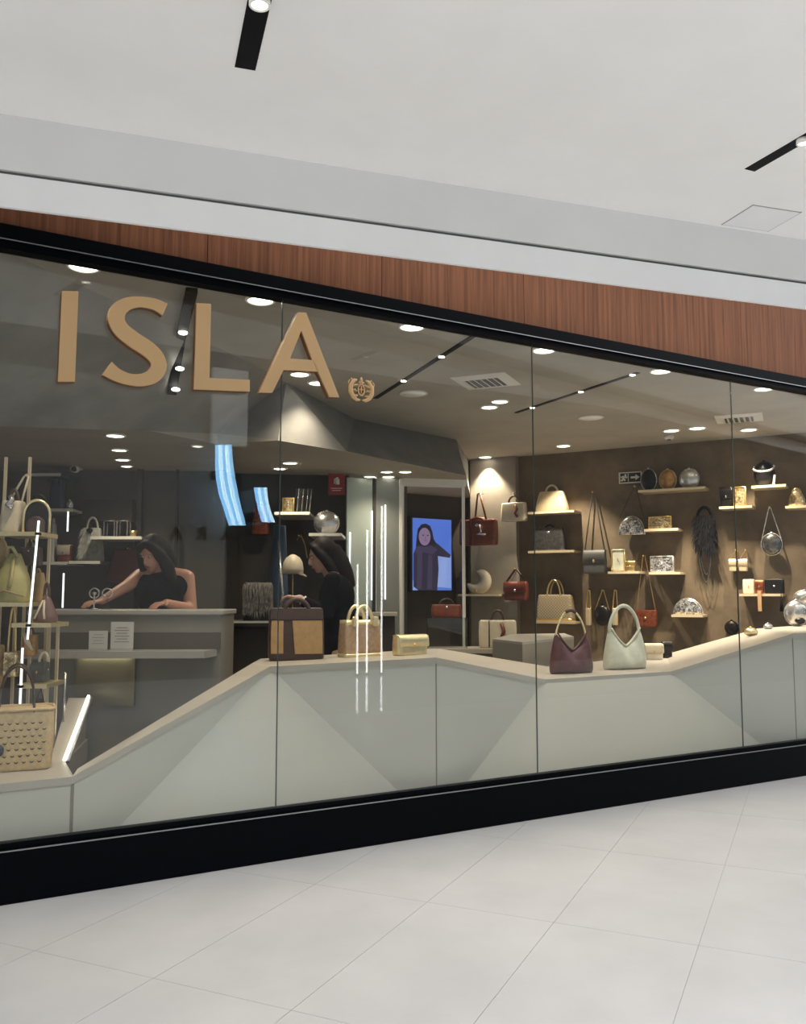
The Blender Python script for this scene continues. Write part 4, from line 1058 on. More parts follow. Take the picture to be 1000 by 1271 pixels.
# ledge below the mirrors
b_ = P2(456, 8.05); tt = thing('mirror_ledge', 'white ledge counter below the tall mirrors', 'counter', b_, YAW)
ze = pos(465, 762, 8.05).z
mb = MB(); mb.box((0, 0, ze), (.54, .3, .03)); mb.build('top', 'plinth_top', tt)
mb = MB(); mb.box((0, .02, ze / 2), (.50, .22, ze - .02)); mb.build('body', 'wall_darker', tt)
# white portal with a screen
pw0, pw1 = P2(498, 8.66), P2(577, 8.80)
an = math.atan2((pw1 - pw0).y, (pw1 - pw0).x); L = (pw1 - pw0).length
dr = sroot('door_1', pw0); dr.rotation_euler.z = an
mb = MB(); mb.box((.012, 0, 1.2), (.022, .04, 2.4)); mb.box((L - .012, 0, 1.2), (.022, .04, 2.4)); mb.build('jamb', 'white_frame', dr)
zl0, zl1 = pos(535, 602, 8.73).z, LZ - .002
mb = MB(); mb.box((L / 2, 0, (zl0 + zl1) / 2), (L, .14, zl1 - zl0)); mb.build('lintel', 'white_frame', dr)
s0, s1 = P2(510, 9.90), P2(562, 10.23); an = math.atan2((s1 - s0).y, (s1 - s0).x); L = (s1 - s0).length
zb_, zt_ = pos(536, 735, 10.06).z, pos(536, 641, 10.06).z; Hs = zt_ - zb_
t = thing('display_screen', 'upright lit screen showing a dark haired person in a coat on blue', 'screen', Vector((s0.x, s0.y, zb_)), an)
mb = MB(); mb.box((L / 2, .03, Hs / 2), (L, .06, Hs)); mb.build('casing', 'sign_black', t)
sw, sh, sx0, sz0 = L * .93, Hs * .95, L * .035, Hs * .025
def scr(poly, m_, name, lv):
    mm = MB(); mm.prism([(sx0 + p[0] * sw, sz0 + p[1] * sh) for p in poly], -.002 - lv * .001, -.001 - lv * .001 + .0005); return mm.build(name, m_, t)
def el(cx, cy, rx, ry, n=20, a0=0, a1=360): return [(cx + rx * math.cos(math.radians(a0 + (a1 - a0) * i / n)), cy + ry * math.sin(math.radians(a0 + (a1 - a0) * i / n))) for i in range(n + (a1 - a0 < 360))]
scr([(0, 0), (1, 0), (1, 1), (0, 1)], 'scr_blue', 'picture', 0)
scr([(.55, .05), (.99, .03), (.99, .50), (.62, .52)], 'scr_pale', 'picture_cloud', 1)
scr([(.0, .0), (.18, .0), (.18, .10), (.0, .14)], 'scr_pale', 'picture_cloud', 1)
scr([(.02, .05), (.14, .0), (.62, .0), (.66, .30), (.64, .48), (.95, .46), (.98, .50), (.80, .58), (.62, .66), (.40, .62), (.12, .64), (.02, .50)], 'scr_coat', 'picture_coat', 2)
scr([(.10, .02), (.22, .02), (.24, .52), (.12, .56)], 'scr_coat2', 'picture_fold', 3)
scr([(.36, .02), (.48, .02), (.50, .48), (.40, .50)], 'scr_coat2', 'picture_fold', 3)
scr([(.08, .60), (.10, .74), (.13, .85), (.22, .915), (.33, .93), (.44, .90), (.50, .82), (.53, .72), (.60, .66), (.56, .60), (.46, .60), (.18, .60)], 'scr_hair', 'picture_hair', 3)
scr(el(.30, .745, .150, .125), 'scr_skin', 'picture_face', 4)
scr([(.06, .56), (.14, .62), (.30, .60), (.46, .63), (.62, .57), (.50, .50), (.28, .53), (.10, .50)], 'scr_coat2', 'picture_collar', 5)
scr(el(.26, .765, .022, .009, 10), 'scr_hair', 'picture_eye', 5); scr(el(.38, .765, .022, .009, 10), 'scr_hair', 'picture_eye', 5)
scr([(.315, .76), (.335, .715), (.305, .715)], 'scr_lip', 'picture_nose', 5); scr(el(.32, .69, .035, .010, 10), 'scr_lip', 'picture_mouth', 5)
# red fire sign
b_ = pos(417.5, 614, 8.20); w, h = 20 * 8.2 / FPX, 26 * 8.2 / FPX
t = thing('fire_sign', 'red fire extinguisher sign with a white symbol', 'sign', b_, YAW)
mb = MB(); mb.box((0, 0, h / 2), (w, .012, h)); mb.build('plate', 'sign_red', t)
mb = MB(); mb.cyl((w * .05, -.010, h * .48), .02, h * .26, 12); mb.box((w * .05, -.010, h * .78), (.02, .006, .02)); mb.tube([(w * .05, -.010, h * .80), (-w * .12, -.010, h * .74), (-w * .14, -.010, h * .52)], .005, 6); mb.build('symbol', 'sign_white', t)
mb = MB(); mb.box((0, -.007, h * .30), (w * .7, .003, h * .03)); mb.box((0, -.007, h * .20), (w * .55, .003, h * .03)); mb.build('caption', 'sign_white', t)

# ================================================================== CASH DESK
def loc_at(px, d): p = pos(px, 738, d); return Vector((p.x, p.y, 0))
DD = 5.3; K = DD / FPX
desk = thing('cash_desk', 'grey cash desk with a front ledge and brass panel', 'desk', loc_at(168, DD), YAW)
dzt = pos(168, 757, DD).z; xl, xr = (40 - 168) * K, (275 - 168) * K
mb = MB(); mb.box(((xl + xr) / 2, .20, (dzt - .03) / 2), (xr - xl, .40, dzt - .03)); mb.build('body', 'desk_grey', desk)
mb = MB(); mb.box(((xl + xr) / 2, .19, dzt - .015), (xr - xl + .03, .44, .03)); mb.build('top', 'desk_top', desk, bevel=.006)
lz = pos(168, 808, DD - .2).z
mb = MB(); mb.prism([(xl, -.24), (xr - .05, -.20), (xr - .02, 0), (xl, 0)], lz - .04, lz, mtx=Matrix(((1, 0, 0, 0), (0, 0, 1, 0), (0, 1, 0, 0), (0, 0, 0, 1)))); mb.build('ledge', 'desk_top', desk)
mb = MB(); mb.box(((136 - 168) * K, -.02, lz - .18), (72 * K, .03, .30)); mb.build('brass_panel', 'desk_brass_panel', desk)
mb = MB(); mb.box(((136 - 168) * K, -.06, lz - .045), (60 * K, .012, .010)); mb.build('under_light', 'lamp_glow', desk)
mb = MB(); mb.box(((xl + xr) / 2, -.005, lz + .05), (xr - xl, .01, .10)); mb.build('ledge_recess', 'wall_dark', desk)
# price cards on the ledge
for x0, x1, y0, lab, n in ((110, 133, 785, 'small white price card on the cash desk ledge', 4), (137, 165, 774, 'larger white price card on the cash desk ledge', 6)):
    dd = DD - .14; b_ = pos((x0 + x1) / 2, 809, dd); b_.z = lz; w = (x1 - x0) * dd / FPX; h = (809 - y0) * dd / FPX
    t = thing('price_card', lab, 'card', b_, YAW)
    mb = MB(); mb.box((0, 0, h / 2), (w, .008, h)); mb.build('card', 'paper', t)
    mb = MB()
    for k in range(n): mb.box((0, -.005, h * (.8 - .6 * k / n)), (w * (.66 if k % 2 else .5), .001, h * .022))
    mb.build('print', 'ink_grey', t)
    mb = MB(); mb.box((0, 0, .006), (w * 1.04, .03, .012)); mb.build('foot', 'acrylic', t)

# ================================================================== PEOPLE
def frozen(mb, name, m_, parent, voxel, smooth=6):
    me = bpy.data.meshes.new(name); me.from_pydata([tuple(v) for v in mb.v], [], mb.f); me.update()
    o = bpy.data.objects.new(name, me); COL.objects.link(o)
    r_ = o.modifiers.new('remesh', 'REMESH'); r_.mode = 'VOXEL'; r_.voxel_size = voxel; r_.use_smooth_shade = True
    s_ = o.modifiers.new('smooth', 'SMOOTH'); s_.factor = .5; s_.iterations = smooth
    dg = bpy.context.evaluated_depsgraph_get(); nm = bpy.data.meshes.new_from_object(o.evaluated_get(dg)); nm.name = name
    bpy.data.objects.remove(o, do_unlink=True)
    nm.materials.clear(); nm.materials.append(M[m_])
    nm.polygons.foreach_set('use_smooth', [True] * len(nm.polygons))
    o = bpy.data.objects.new(name, nm); COL.objects.link(o); o.parent = parent
    return o
def limb(mb, pts):
    """tapered capsule chain: (x, y, z, r)"""
    for a_, b2 in zip(pts[:-1], pts[1:]):
        A, B2 = Vector(a_[:3]), Vector(b2[:3])
        mb.tube([A, A.lerp(B2, .5), B2], [a_[3], (a_[3] + b2[3]) / 2, b2[3]], 14)
    for p in pts: mb.ell(p[:3], (p[3],) * 3, 14, 10)
def hand(mb, wrist, fwd, side, up, k=1.0, curl=.35):
    W_, f_, s_, u_ = Vector(wrist), Vector(fwd).normalized(), Vector(side).normalized(), Vector(up).normalized()
    for q in (0.02, .045, .07):
        for e_ in (-.022, 0, .022): mb.ell(W_ + f_ * q * k + s_ * e_ * k, (.018 * k, .018 * k, .015 * k), 10, 8)
    for i, (off, ln) in enumerate(((-.030, .060), (-.010, .072), (.010, .068), (.029, .052))):
        b_ = W_ + f_ * .085 * k + s_ * off * k
        m1 = b_ + (f_ * math.cos(curl) - u_ * math.sin(curl)) * ln * .55 * k
        m2 = m1 + (f_ * math.cos(curl * 2.4) - u_ * math.sin(curl * 2.4)) * ln * .5 * k
        limb(mb, [(*b_, .0095 * k), (*m1, .0085 * k), (*m2, .0072 * k)])
    tb_ = W_ + f_ * .03 * k - s_ * .03 * k; t1 = tb_ + (f_ * .6 - s_ * .75) * .04 * k; t2 = t1 + (f_ * .9 - s_ * .25 - u_ * .2) * .032 * k
    limb(mb, [(*tb_, .013 * k), (*t1, .0105 * k), (*t2, .009 * k)])
def head(mb, c, rot, k=1.0):
    c = Vector(c)
    def P_(x, y, z): return c + rot @ (Vector((x, y, z)) * k)
    mb.ell(c + rot @ Vector((0, .012, .02)), (.076 * k, .092 * k, .098 * k), 20, 14, rot)
    mb.ell(P_(0, -.022, -.045), (.058 * k, .062 * k, .070 * k), 18, 12, rot)
    mb.ell(P_(0, -.052, -.098), (.026 * k, .024 * k, .020 * k), 12, 8, rot)
    mb.tube([P_(0, -.082, .015), P_(0, -.098, -.012), P_(0, -.106, -.030), P_(0, -.088, -.040)], [.009 * k, .011 * k, .014 * k, .010 * k], 10)
    for s in (-1, 1):
        mb.ell(P_(s * .078, .01, -.012), (.010 * k, .018 * k, .030 * k), 12, 8, rot)
        mb.ell(P_(s * .030, -.076, .030), (.024 * k, .010 * k, .008 * k), 10, 6, rot)
    mb.ell(P_(0, -.080, -.066), (.024 * k, .010 * k, .008 * k), 12, 6, rot)
    return P_
def face_bits(P_, t, rot):
    for s in (-1, 1):
        m_ = MB(); m_.ell(P_(s * .030, -.079, .010), (.012, .006, .006), 10, 6, rot); e_ = m_.build('eye', 'eye_white', t)
        m_ = MB(); m_.ell(P_(s * .030, -.0845, .010), (.005, .003, .005), 8, 6, rot); m_.build('iris', 'hair_dark', e_)
    m_ = MB(); m_.ell(P_(0, -.087, -.066), (.021, .006, .007), 12, 6, rot); m_.build('lips', 'lip', t)

# --- shop assistant behind the desk
PD = 5.95
t = thing('person', 'person in a black sleeveless top leaning over the cash desk', 'person', loc_at(203, PD), YAW)
bd = MB()
limb(bd, [(-.09, .0, .90, .105), (-.095, .0, .50, .068), (-.095, .02, .10, .045)]); limb(bd, [(.09, .0, .90, .105), (.095, .0, .50, .068), (.095, .02, .10, .045)])
for s in (-1, 1): bd.ell((s * .095, -.05, .04), (.042, .12, .042), 14, 8)
bd.ell((0, .0, .94), (.165, .115, .13), 20, 12); bd.ell((0, -.01, 1.10), (.135, .10, .16), 20, 12); bd.ell((0, -.03, 1.30), (.155, .105, .17), 20, 12)
limb(bd, [(-.14, -.03, 1.425, .052), (0, -.03, 1.435, .062), (.145, -.03, 1.42, .052)])
limb(bd, [(0, -.03, 1.43, .055), (-.035, -.085, 1.50, .048)])
rot = Matrix.Rotation(-.35, 3, 'Z') @ Matrix.Rotation(.38, 3, 'X')
PH = head(bd, (-.05, -.115, 1.565), rot, .93)
limb(bd, [(-.155, -.03, 1.425, .050), (-.205, -.14, 1.355, .042), (-.31, -.31, 1.262, .027)])
hand(bd, (-.315, -.315, 1.258), (-.45, -.85, -.12), (.85, -.45, 0), (0, 0, 1), .95, .25)
limb(bd, [(.165, -.03, 1.415, .050), (.20, -.06, 1.20, .043), (.10, -.30, 1.245, .028)])
hand(bd, (.097, -.305, 1.247), (-.4, -.85, -.1), (-.85, .4, 0), (0, 0, 1), .95, .3)
frozen(bd, 'body', 'skin', t, .0075)
face_bits(lambda x, y, z: PH(x, y, z), t, rot)
ct = MB(); ct.ell((0, .0, .94), (.18, .13, .14), 20, 12); ct.ell((0, -.01, 1.10), (.152, .117, .17), 20, 12); ct.ell((0, -.03, 1.285), (.172, .122, .165), 20, 12)
limb(ct, [(-.115, -.03, 1.43, .052), (.12, -.03, 1.425, .052)]); ct.ell((0, -.05, 1.41), (.085, .075, .06), 14, 8); limb(ct, [(-.105, -.04, 1.35, .088), (.11, -.04, 1.345, .088)])
frozen(ct, 'top', 'cloth_black', t, .012)
tr_ = MB(); limb(tr_, [(-.09, .0, .90, .118), (-.095, .0, .50, .082), (-.095, .02, .09, .066)]); limb(tr_, [(.09, .0, .90, .118), (.095, .0, .50, .082), (.095, .02, .09, .066)]); tr_.ell((0, 0, .92), (.182, .132, .10), 18, 10)
frozen(tr_, 'trousers', 'cloth_black', t, .014)
hr = MB()
def PHs(x, y, z): return PH(x, y, z)
hr.ell(PH(0, .030, .034), (.092, .094, .105), 20, 14, rot)
hr.tube([PH(0, -.045, .105), PH(-.055, -.055, .075), PH(-.083, -.02, .0), PH(-.095, .0, -.09), PH(-.090, .0, -.21)], [.022, .026, .032, .036, .022], 10)
hr.tube([PH(0, -.045, .105), PH(.055, -.055, .075), PH(.085, -.02, .0), PH(.105, .0, -.09), PH(.125, .0, -.23)], [.022, .026, .036, .048, .034], 10)
hr.tube([PH(0, .08, .03), PH(.02, .12, -.09), PH(.03, .10, -.20)], [.075, .075, .05], 12)
frozen(hr, 'hair', 'hair_dark', t, .009)

# --- customer in black, bent over the display
PD2 = 6.3
t = thing('person', 'person with long dark hair in a black coat bending over the display', 'person', loc_at(418, PD2), YAW)
bd = MB()
for s in (-1, 1):
    limb(bd, [(.05, s * .09, .90, .10), (.03, s * .095, .50, .066), (.05, s * .095, .09, .045)]); bd.ell((-.02, s * .095, .04), (.12, .042, .042), 14, 8)
bd.ell((.05, 0, .94), (.12, .165, .13), 20, 12); bd.ell((.035, 0, 1.10), (.10, .135, .16), 20, 12); bd.ell((-.005, 0, 1.29), (.105, .155, .16), 20, 12)
limb(bd, [(-.02, -.14, 1.405, .05), (-.03, 0, 1.42, .06), (-.02, .14, 1.405, .05)])
limb(bd, [(-.03, 0, 1.43, .054), (-.085, 0, 1.505, .047)])
rot = Matrix.Rotation(-math.pi / 2 + .25, 3, 'Z') @ Matrix.Rotation(.30, 3, 'X')
PH = head(bd, (-.115, 0, 1.575), rot, .95)
limb(bd, [(-.02, -.17, 1.395, .05), (-.06, -.22, 1.15, .042), (-.245, -.20, 1.275, .027)])
hand(bd, (-.25, -.20, 1.278), (-.95, .05, .12), (0, -1, 0), (0, 0, 1), .95, .5)
limb(bd, [(-.02, .17, 1.395, .05), (-.05, .20, 1.15, .042), (-.24, .12, 1.25, .027)])
hand(bd, (-.245, .12, 1.252), (-.95, -.1, .1), (0, 1, 0), (0, 0, 1), .95, .5)
frozen(bd, 'body', 'skin_pale', t, .0075)
face_bits(lambda x, y, z: PH(x, y, z), t, rot)
ct = MB(); ct.ell((.05, 0, .94), (.155, .19, .14), 20, 12); ct.ell((.035, 0, 1.10), (.13, .165, .17), 20, 12); ct.ell((.0, 0, 1.285), (.13, .182, .165), 20, 12)
limb(ct, [(-.02, -.14, 1.40, .062), (-.02, .14, 1.40, .062)]); limb(ct, [(.05, 0, .95, .17), (.05, 0, .55, .19)])
limb(ct, [(-.02, -.17, 1.395, .064), (-.06, -.22, 1.15, .056), (-.20, -.205, 1.245, .044)]); limb(ct, [(-.02, .17, 1.395, .064), (-.05, .20, 1.15, .056), (-.195, .135, 1.225, .044)])
frozen(ct, 'coat', 'cloth_black', t, .013)
mb = MB(); mb.tube([(-.205, -.205, 1.250), (-.222, -.203, 1.262)], .036, 14); mb.build('cuff', 'sign_white', t)
hr = MB(); hr.ell(PH(0, .034, .034), (.092, .096, .106), 20, 14, rot)
for s in (-1, 1): hr.tube([PH(0, -.04, .105), PH(s * .055, -.045, .075), PH(s * .083, -.005, .0), PH(s * .09, .03, -.09), PH(s * .085, .05, -.19)], [.022, .026, .034, .040, .024], 10)
hr.tube([PH(0, .08, .03), PH(0, .115, -.09), PH(0, .13, -.20), PH(0, .15, -.30)], [.075, .08, .07, .04], 12)
frozen(hr, 'hair', 'hair_dark', t, .009)

# ================================================================== LEFT END OF THE WINDOW
# ramp behind the low platform and its light strip
r3 = r2 - _R * 0.108; r4 = r1 - _R * 0.064
slab([r1, r2, r3, r4], 'ramp_slab', .03)
mb = MB(); up_ = Vector((0, 0, .012))
dn = lambda v: Vector((v.x, v.y, PT - .01))
mb.add([r1 - up_, r2 - up_, r3 - up_, r4 - up_, dn(r1), dn(r2), dn(r3), dn(r4)], [(0, 1, 2, 3), (7, 6, 5, 4), (0, 4, 5, 1), (1, 5, 6, 2), (2, 6, 7, 3), (3, 7, 4, 0)])
mb.build('ramp_body', 'desk_grey', plinth)
t = thing('led_strip', 'bright warm light strip along the edge of the sloping platform', 'light strip', r1)
mb = MB(); dv = r2 - r1; mb.tube([Vector((0.008, 0, 0.008)), dv + Vector((0.008, 0, 0.008))], .009, 8); mb.build('glow', 'led_warm', t)
mb = MB(); mb.tube([Vector((0.024, 0, -0.004)), dv + Vector((0.024, 0, -0.004))], .010, 6); mb.build('channel', 'silver_trim', t)
# gold display rack
RD = 4.62; RK = RD / FPX
rack = thing('display_rack', 'gold display rack with staggered shelves at the window end', 'display rack', Vector((loc_at(30, RD).x, loc_at(30, RD).y, .474)), YAW)
def rx(px): return (px - 30) * RK
def rz(py, d=RD): return pos(30, py, d).z - .474
for px, y_, yt in ((-14, .135, 560), (6, .135, 748), (17, .135, 560), (26, .135, 662), (46, .135, 662), (52, .115, 772), (63, .115, 772)):
    mb = MB(); mb.box((rx(px), y_, rz(yt) / 2), (.014, .014, rz(yt))); mb.build('post', 'shelf_lip', rack)
for x0, x1, py, dp in ((8, 58, 664, .24), (-18, 47, 750, .26), (28, 76, 775, .24), (38, 73, 848, .23)):
    mb = MB(); mb.box(((rx(x0) + rx(x1)) / 2, 0, rz(py)), (rx(x1) - rx(x0), dp, .022)); mb.build('shelf', 'pale_gold', rack)
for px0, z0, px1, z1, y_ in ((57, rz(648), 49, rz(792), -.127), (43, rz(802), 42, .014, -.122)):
    mb = MB(); mb.tube([(rx(px0), y_, z0), (rx(px1), y_, z1)], .006, 8); mb.build('reflection_rod', 'led_white', rack)  # glowing rod imitates a light line reflected in the window glass
for px, z_ in ((56.4, rz(664)), (49.5, rz(775)), (42.5, rz(848))):
    mb = MB(); mb.box((rx(px), -.122, z_), (.022, .030, .014)); mb.build('rod_clip', 'black_metal', rack)
mb = MB(); mb.box(((rx(-17) + rx(66)) / 2, 0, .008), (rx(66) - rx(-17), .29, .016)); mb.build('base', 'shelf_lip', rack)
for px, z_ in ((-14, rz(660) + .085), (17, rz(655) + .29)):
    mb = MB(); mb.cyl((rx(px), .13, z_), .005, .05, 8, 'y'); mb.build('peg', 'brass', rack)
mb = MB(); mb.tube([(rx(30), .08, rz(664) - .008), (rx(30), .08, rz(664) - .024), (rx(30), .068, rz(664) - .028), (rx(30), .062, rz(664) - .018)], .004, 6); mb.build('hook', 'brass', rack)
def rk(px, py, dy=0.0):     # a point on the rack's own axes -> world
    v = Matrix.Rotation(YAW, 3, 'Z') @ Vector((rx(px), dy, 0)); return Vector((rack.location.x + v.x, rack.location.y + v.y, .474 + rz(py)))
def rbase(px, py): p = rk(px, py); p.z += .011; return p
# backpack on the top shelf
b_ = rbase(44, 664); w, h = 30 * RK, 40 * RK
t = thing('backpack', 'dark arched backpack with gold piping on the rack top shelf', 'bag', b_, YAW + .25)
def archpoly(w, h, k=1.0): return [(-w / 2 * k, 0)] + [(-w / 2 * k * math.cos(a), h * .55 + h * .45 * k * math.sin(a)) for a in [math.pi * i / 12 for i in range(13)]] + [(w / 2 * k, 0)]
mb = MB(); mb.prism(archpoly(w, h), -.06, .06); mb.build('body', 'black_leather', t, bevel=.012)
mb = MB(); mb.tube([(p[0], -.055, p[1]) for p in archpoly(w, h, 1.0)], .008, 8); mb.build('piping', 'pale_gold', t)
mb = MB(); mb.prism(archpoly(w * .7, h * .5), -.085, -.055); mb.build('pocket', 'choc', t, bevel=.008)
mb = MB(); mb.tube(arch(-.03, .03, h * .97, .04, 8), .007, 6); mb.build('loop', 'black_leather', t)
# cream bag hanging at the top of the rack
b_ = rbase(12.5, 664) + Vector((0, 0, -.016)); w, h = 26 * RK, 40 * RK
t = tote('shoulder_bag', 'cream upright shoulder bag with a horse charm on the rack top shelf', b_ + Vector((0, 0, .016)), YAW, w, h, .11, 'cream', 'choc', w * .92, .09, .06, .5, .009, two=False)
mb = MB(); mb.tube([(.01, -.06, h * 1.12), (.02, -.07, h * .98), (0, -.07, h * .86), (.025, -.07, h * .78)], .016, 8); mb.build('charm', 'silver', t)
mb = MB(); pk_ = Vector((4.5 * RK, .095, .474 + rz(655) + .29 - b_.z - .016 + .009)); mb.tube([(-w * .3, 0, h * .9), (pk_.x - .012, pk_.y, pk_.z - .012), pk_, (pk_.x + .012, pk_.y, pk_.z - .012), (w * .3, .01, h * .9)], .006, 6); mb.build('strap', 'cream', t)
# olive bucket bag
b_ = rk(20, 750, -.04); b_.z += .011; w, h = 44 * RK, 60 * RK
t = thing('bucket_bag', 'olive green leather bucket bag on the middle rack shelf', 'bag', b_, YAW)
rs = []
for i, (z, q, e_) in enumerate(((0, .86, .9), (.02, .97, 1), (.14, 1.0, 1), (.35, .95, .92), (.55, .80, .72), (.72, .62, .45), (.86, .48, .28), (.95, .40, .2), (1.0, .34, .14))):
    rs.append([Vector((p.x * (1 + .02 * math.sin(j * 2.1 + i)), p.y, p.z)) for j, p in enumerate(rrect(w * q, .20 * e_, .09 * e_, 5, z * h))])
MB().rings(rs).build('body', 'olive', t)
mb = MB(); mb.tube([(-w * .15, -.02, h * .92), (-w * .05, -.05, h * 1.12), (w * .05, -.05, h * 1.12), (w * .15, -.02, h * .92)], .009, 8); mb.build('strap', 'olive', t)
mb = MB(); mb.tube([(-w * .50, -.085, h * .10), (0, -.105, h * .24), (w * .50, -.085, h * .12)], .006, 6); mb.build('seam', 'tan', t)
mb = MB(); mb.tube([(w * .06, -.03, h * .9), (w * .14, -.085, h * .5), (w * .12, -.10, h * .30)], .010, 8); mb.build('drawstring', 'olive', t)
# tan bag behind the bucket bag
b_ = rk(38, 750, .085); b_.z += .011; tote('shoulder_bag', 'tan leather shoulder bag tucked behind the olive bucket bag', b_, YAW - .2, 24 * RK, 37 * RK, .07, 'tan', 'tan', 14 * RK, .03, .018, .5, .007, two=False)
# round tan bag at the left
b_ = rk(-5.5, 712, .0); w, h = 25 * RK, 46 * RK
t = minaudiere('round_bag', 'round tan bag hanging on the rack above the olive bucket bag', b_, YAW, w, h, .12, 'tan', 'straw')
mb = MB(); pk_ = Vector((-8.5 * RK, .095, .474 + rz(660) + .085 - b_.z + .009)); mb.tube([(-w * .30, 0, h * .92), (pk_.x - .010, pk_.y, pk_.z - .014), pk_, (pk_.x + .010, pk_.y, pk_.z - .014), (-w * .02, 0, h * .99)], .006, 6); mb.build('strap', 'tan', t)
# mauve bag on the side shelf
b_ = rbase(58, 775); w, h = 28 * RK, 34 * RK
t = thing('shoulder_bag', 'mauve triangular shoulder bag on the rack side shelf', 'bag', b_, YAW - .2)
rs = [rrect(w * q, .11 * e_, .05 * e_, 5, z * h) for z, q, e_ in ((0, .85, .9), (.05, 1, 1), (.3, .92, .9), (.6, .62, .6), (.85, .38, .35), (1, .2, .2))]
MB().rings(rs).build('body', 'mauve', t)
mb = MB(); mb.tube([(-w * .25, -.058, .02), (-w * .12, -.05, h * .4), (0, -.03, h * .8)], .006, 6); mb.tube([(w * .25, -.058, .02), (w * .16, -.05, h * .4), (w * .05, -.03, h * .8)], .006, 6); mb.build('trim', 'cream', t)
mb = MB(); mb.tube(arch(-w * .12, w * .12, h * .92, .07, 10), .008, 8); mb.build('handle', 'choc', t)
# brown bag under the top shelf
b_ = rk(30, 664, .072); b_.z -= .030 + 23 * RK + .030; t = tote('handbag', 'dark brown handbag hanging under the rack top shelf', b_, YAW, 24 * RK, 23 * RK, .09, 'choc', 'choc', None, .07, .036, .5, .006, clasp='silver', two=False)
# lower tier: small bags and boxes
b_ = rbase(54, 848); t = clutch('box_bag', 'dark box bag with a cream arched handle on the lowest rack shelf', b_, YAW, 18 * RK, 24 * RK, .09, 'grey_leather', True, 'brass')
mb = MB(); mb.tube([(9 * RK, 0, 14 * RK)] + arch(-2 * RK, 9 * RK, 24 * RK, .05, 10) , .008, 8); mb.build('handle', 'cream', t)
PZ = .478
def onplat(px, py): p = onZ(px, py, PZ); return p, (p - _C).dot(_F) / FPX
# straw basket bag
b_, q = onplat(30, 955); w, h = 84 * q, 74 * q
t = thing('basket_bag', 'large woven straw basket bag standing on the low white platform', 'bag', b_ + Vector((-.03, .06, 0)), -.12)
loft_body(w * .97, h, .20, w, .18, r=.2, bulge=.02).build('body', 'straw', t)
mb = MB()
for j in range(7):
    for i in range(8):
        x_ = (-.42 + .84 * (i + .5 * (j % 2)) / 8) * w; z_ = h * (.14 + .74 * j / 7)
        yy = -(.20 - .02 * z_ / h) / 2 * (1 + .04 * math.sin(math.pi * z_ / h)) - .003
        mb.prism([(x_ - .010, z_ + .006), (x_ - .004, z_ - .003), (x_ + .004, z_ - .003), (x_ + .010, z_ + .006), (x_, z_ + .001)], yy - .001, yy + .004)
o = mb.build('openwork', 'hole', t)
mb = MB(); mb.tube([Vector(p) for p in rrect(w * 1.01, .19, .04, 4, h)], .008, 6, True); mb.build('rim', 'straw', t)
for s in (-1, 1):
    mb = MB(); mb.tube([(-w * .26, s * .085, h * .9)] + arch(-w * .26, w * .22, h, h * .72, 14, s * .085, 2.4) + [(w * .22, s * .085, h * .9)], .006, 8); mb.build('handle', 'choc', t)
mb = MB(); mb.cyl((-w * .26, -.10, h * .36), .03, .012, 16, 'y'); mb.build('medallion', 'navy', t)
# pieces behind and above the basket
b_ = rk(-5.5, 852, -.02); t = tote('straw_bag', 'small woven straw bag hanging above the basket bag', b_, YAW, 28 * RK, 52 * RK, .09, 'straw', 'choc', None, .07, rz(750) - .011 - rz(852) - 52 * RK - .005, .5, .007, two=False)
b_ = rk(21.5, 838, -.04); t = tote('mini_bag', 'gold metallic mini bag hanging in the middle of the rack', b_, YAW, 18 * RK, 30 * RK, .07, 'sequin_gold', 'brass', None, .05, rz(750) - .011 - rz(838) - 30 * RK - .004, .5, .006, two=False)
b_ = rk(38, 812, .02); b_.z -= .008; t = tote('mini_bag', 'bronze mini bag with a scarf knot hanging under the side shelf', b_, YAW, 16 * RK, 26 * RK, .06, 'amber', 'choc', None, .05, .04, .5, .006, two=False)
mb = MB(); mb.tube([(-.02, -.035, .12), (0, -.045, .08), (.03, -.04, .03)], [.008, .014, .006], 8); mb.build('scarf', 'cream', t)
b_, q = onplat(32, 928); b_ = Vector((b_.x, b_.y, PZ)); pz_ = rack.location
b_ = rk(30, 872, .0); t = clutch('box_bag', 'reddish brown box bag on the rack base behind the basket', Vector((b_.x, b_.y, .474 + .016)), YAW, 24 * RK, 62 * RK * .9, .10, 'cognac', True, 'brass')
# sunglasses-like disc charm bag on the ramp
b_ = rk(58, 890, -.03); t = minaudiere('round_bag', 'small dark disc bag with a white face hanging below the lowest rack shelf', b_, YAW - .3, 20 * RK, 22 * RK, .05, 'choc', 'black_leather')
mb = MB(); mb.ell((-.025, -.022, .045), (.020, .012, .030), 12, 8); mb.build('face', 'cream', t)
mb = MB(); mb.tube([(-.02, 0, 21 * RK), (0, 0, rz(848) - .011 - rz(890)), (.02, 0, 21 * RK)], .004, 6); mb.build('strap', 'black_leather', t)
# slim acrylic stand
b_ = pos(79, 892, 4.8); t = thing('acrylic_stand', 'slim clear acrylic stand on the sloping platform', 'stand', b_ + Vector((0, 0, -.02)), YAW)
mb = MB(); mb.cyl((0, 0, 0), .006, .27, 10); mb.build('stem', 'silver', t)
mb = MB(); mb.ell((0, 0, .275), (.012, .012, .016), 10, 6); mb.build('finial', 'acrylic', t)

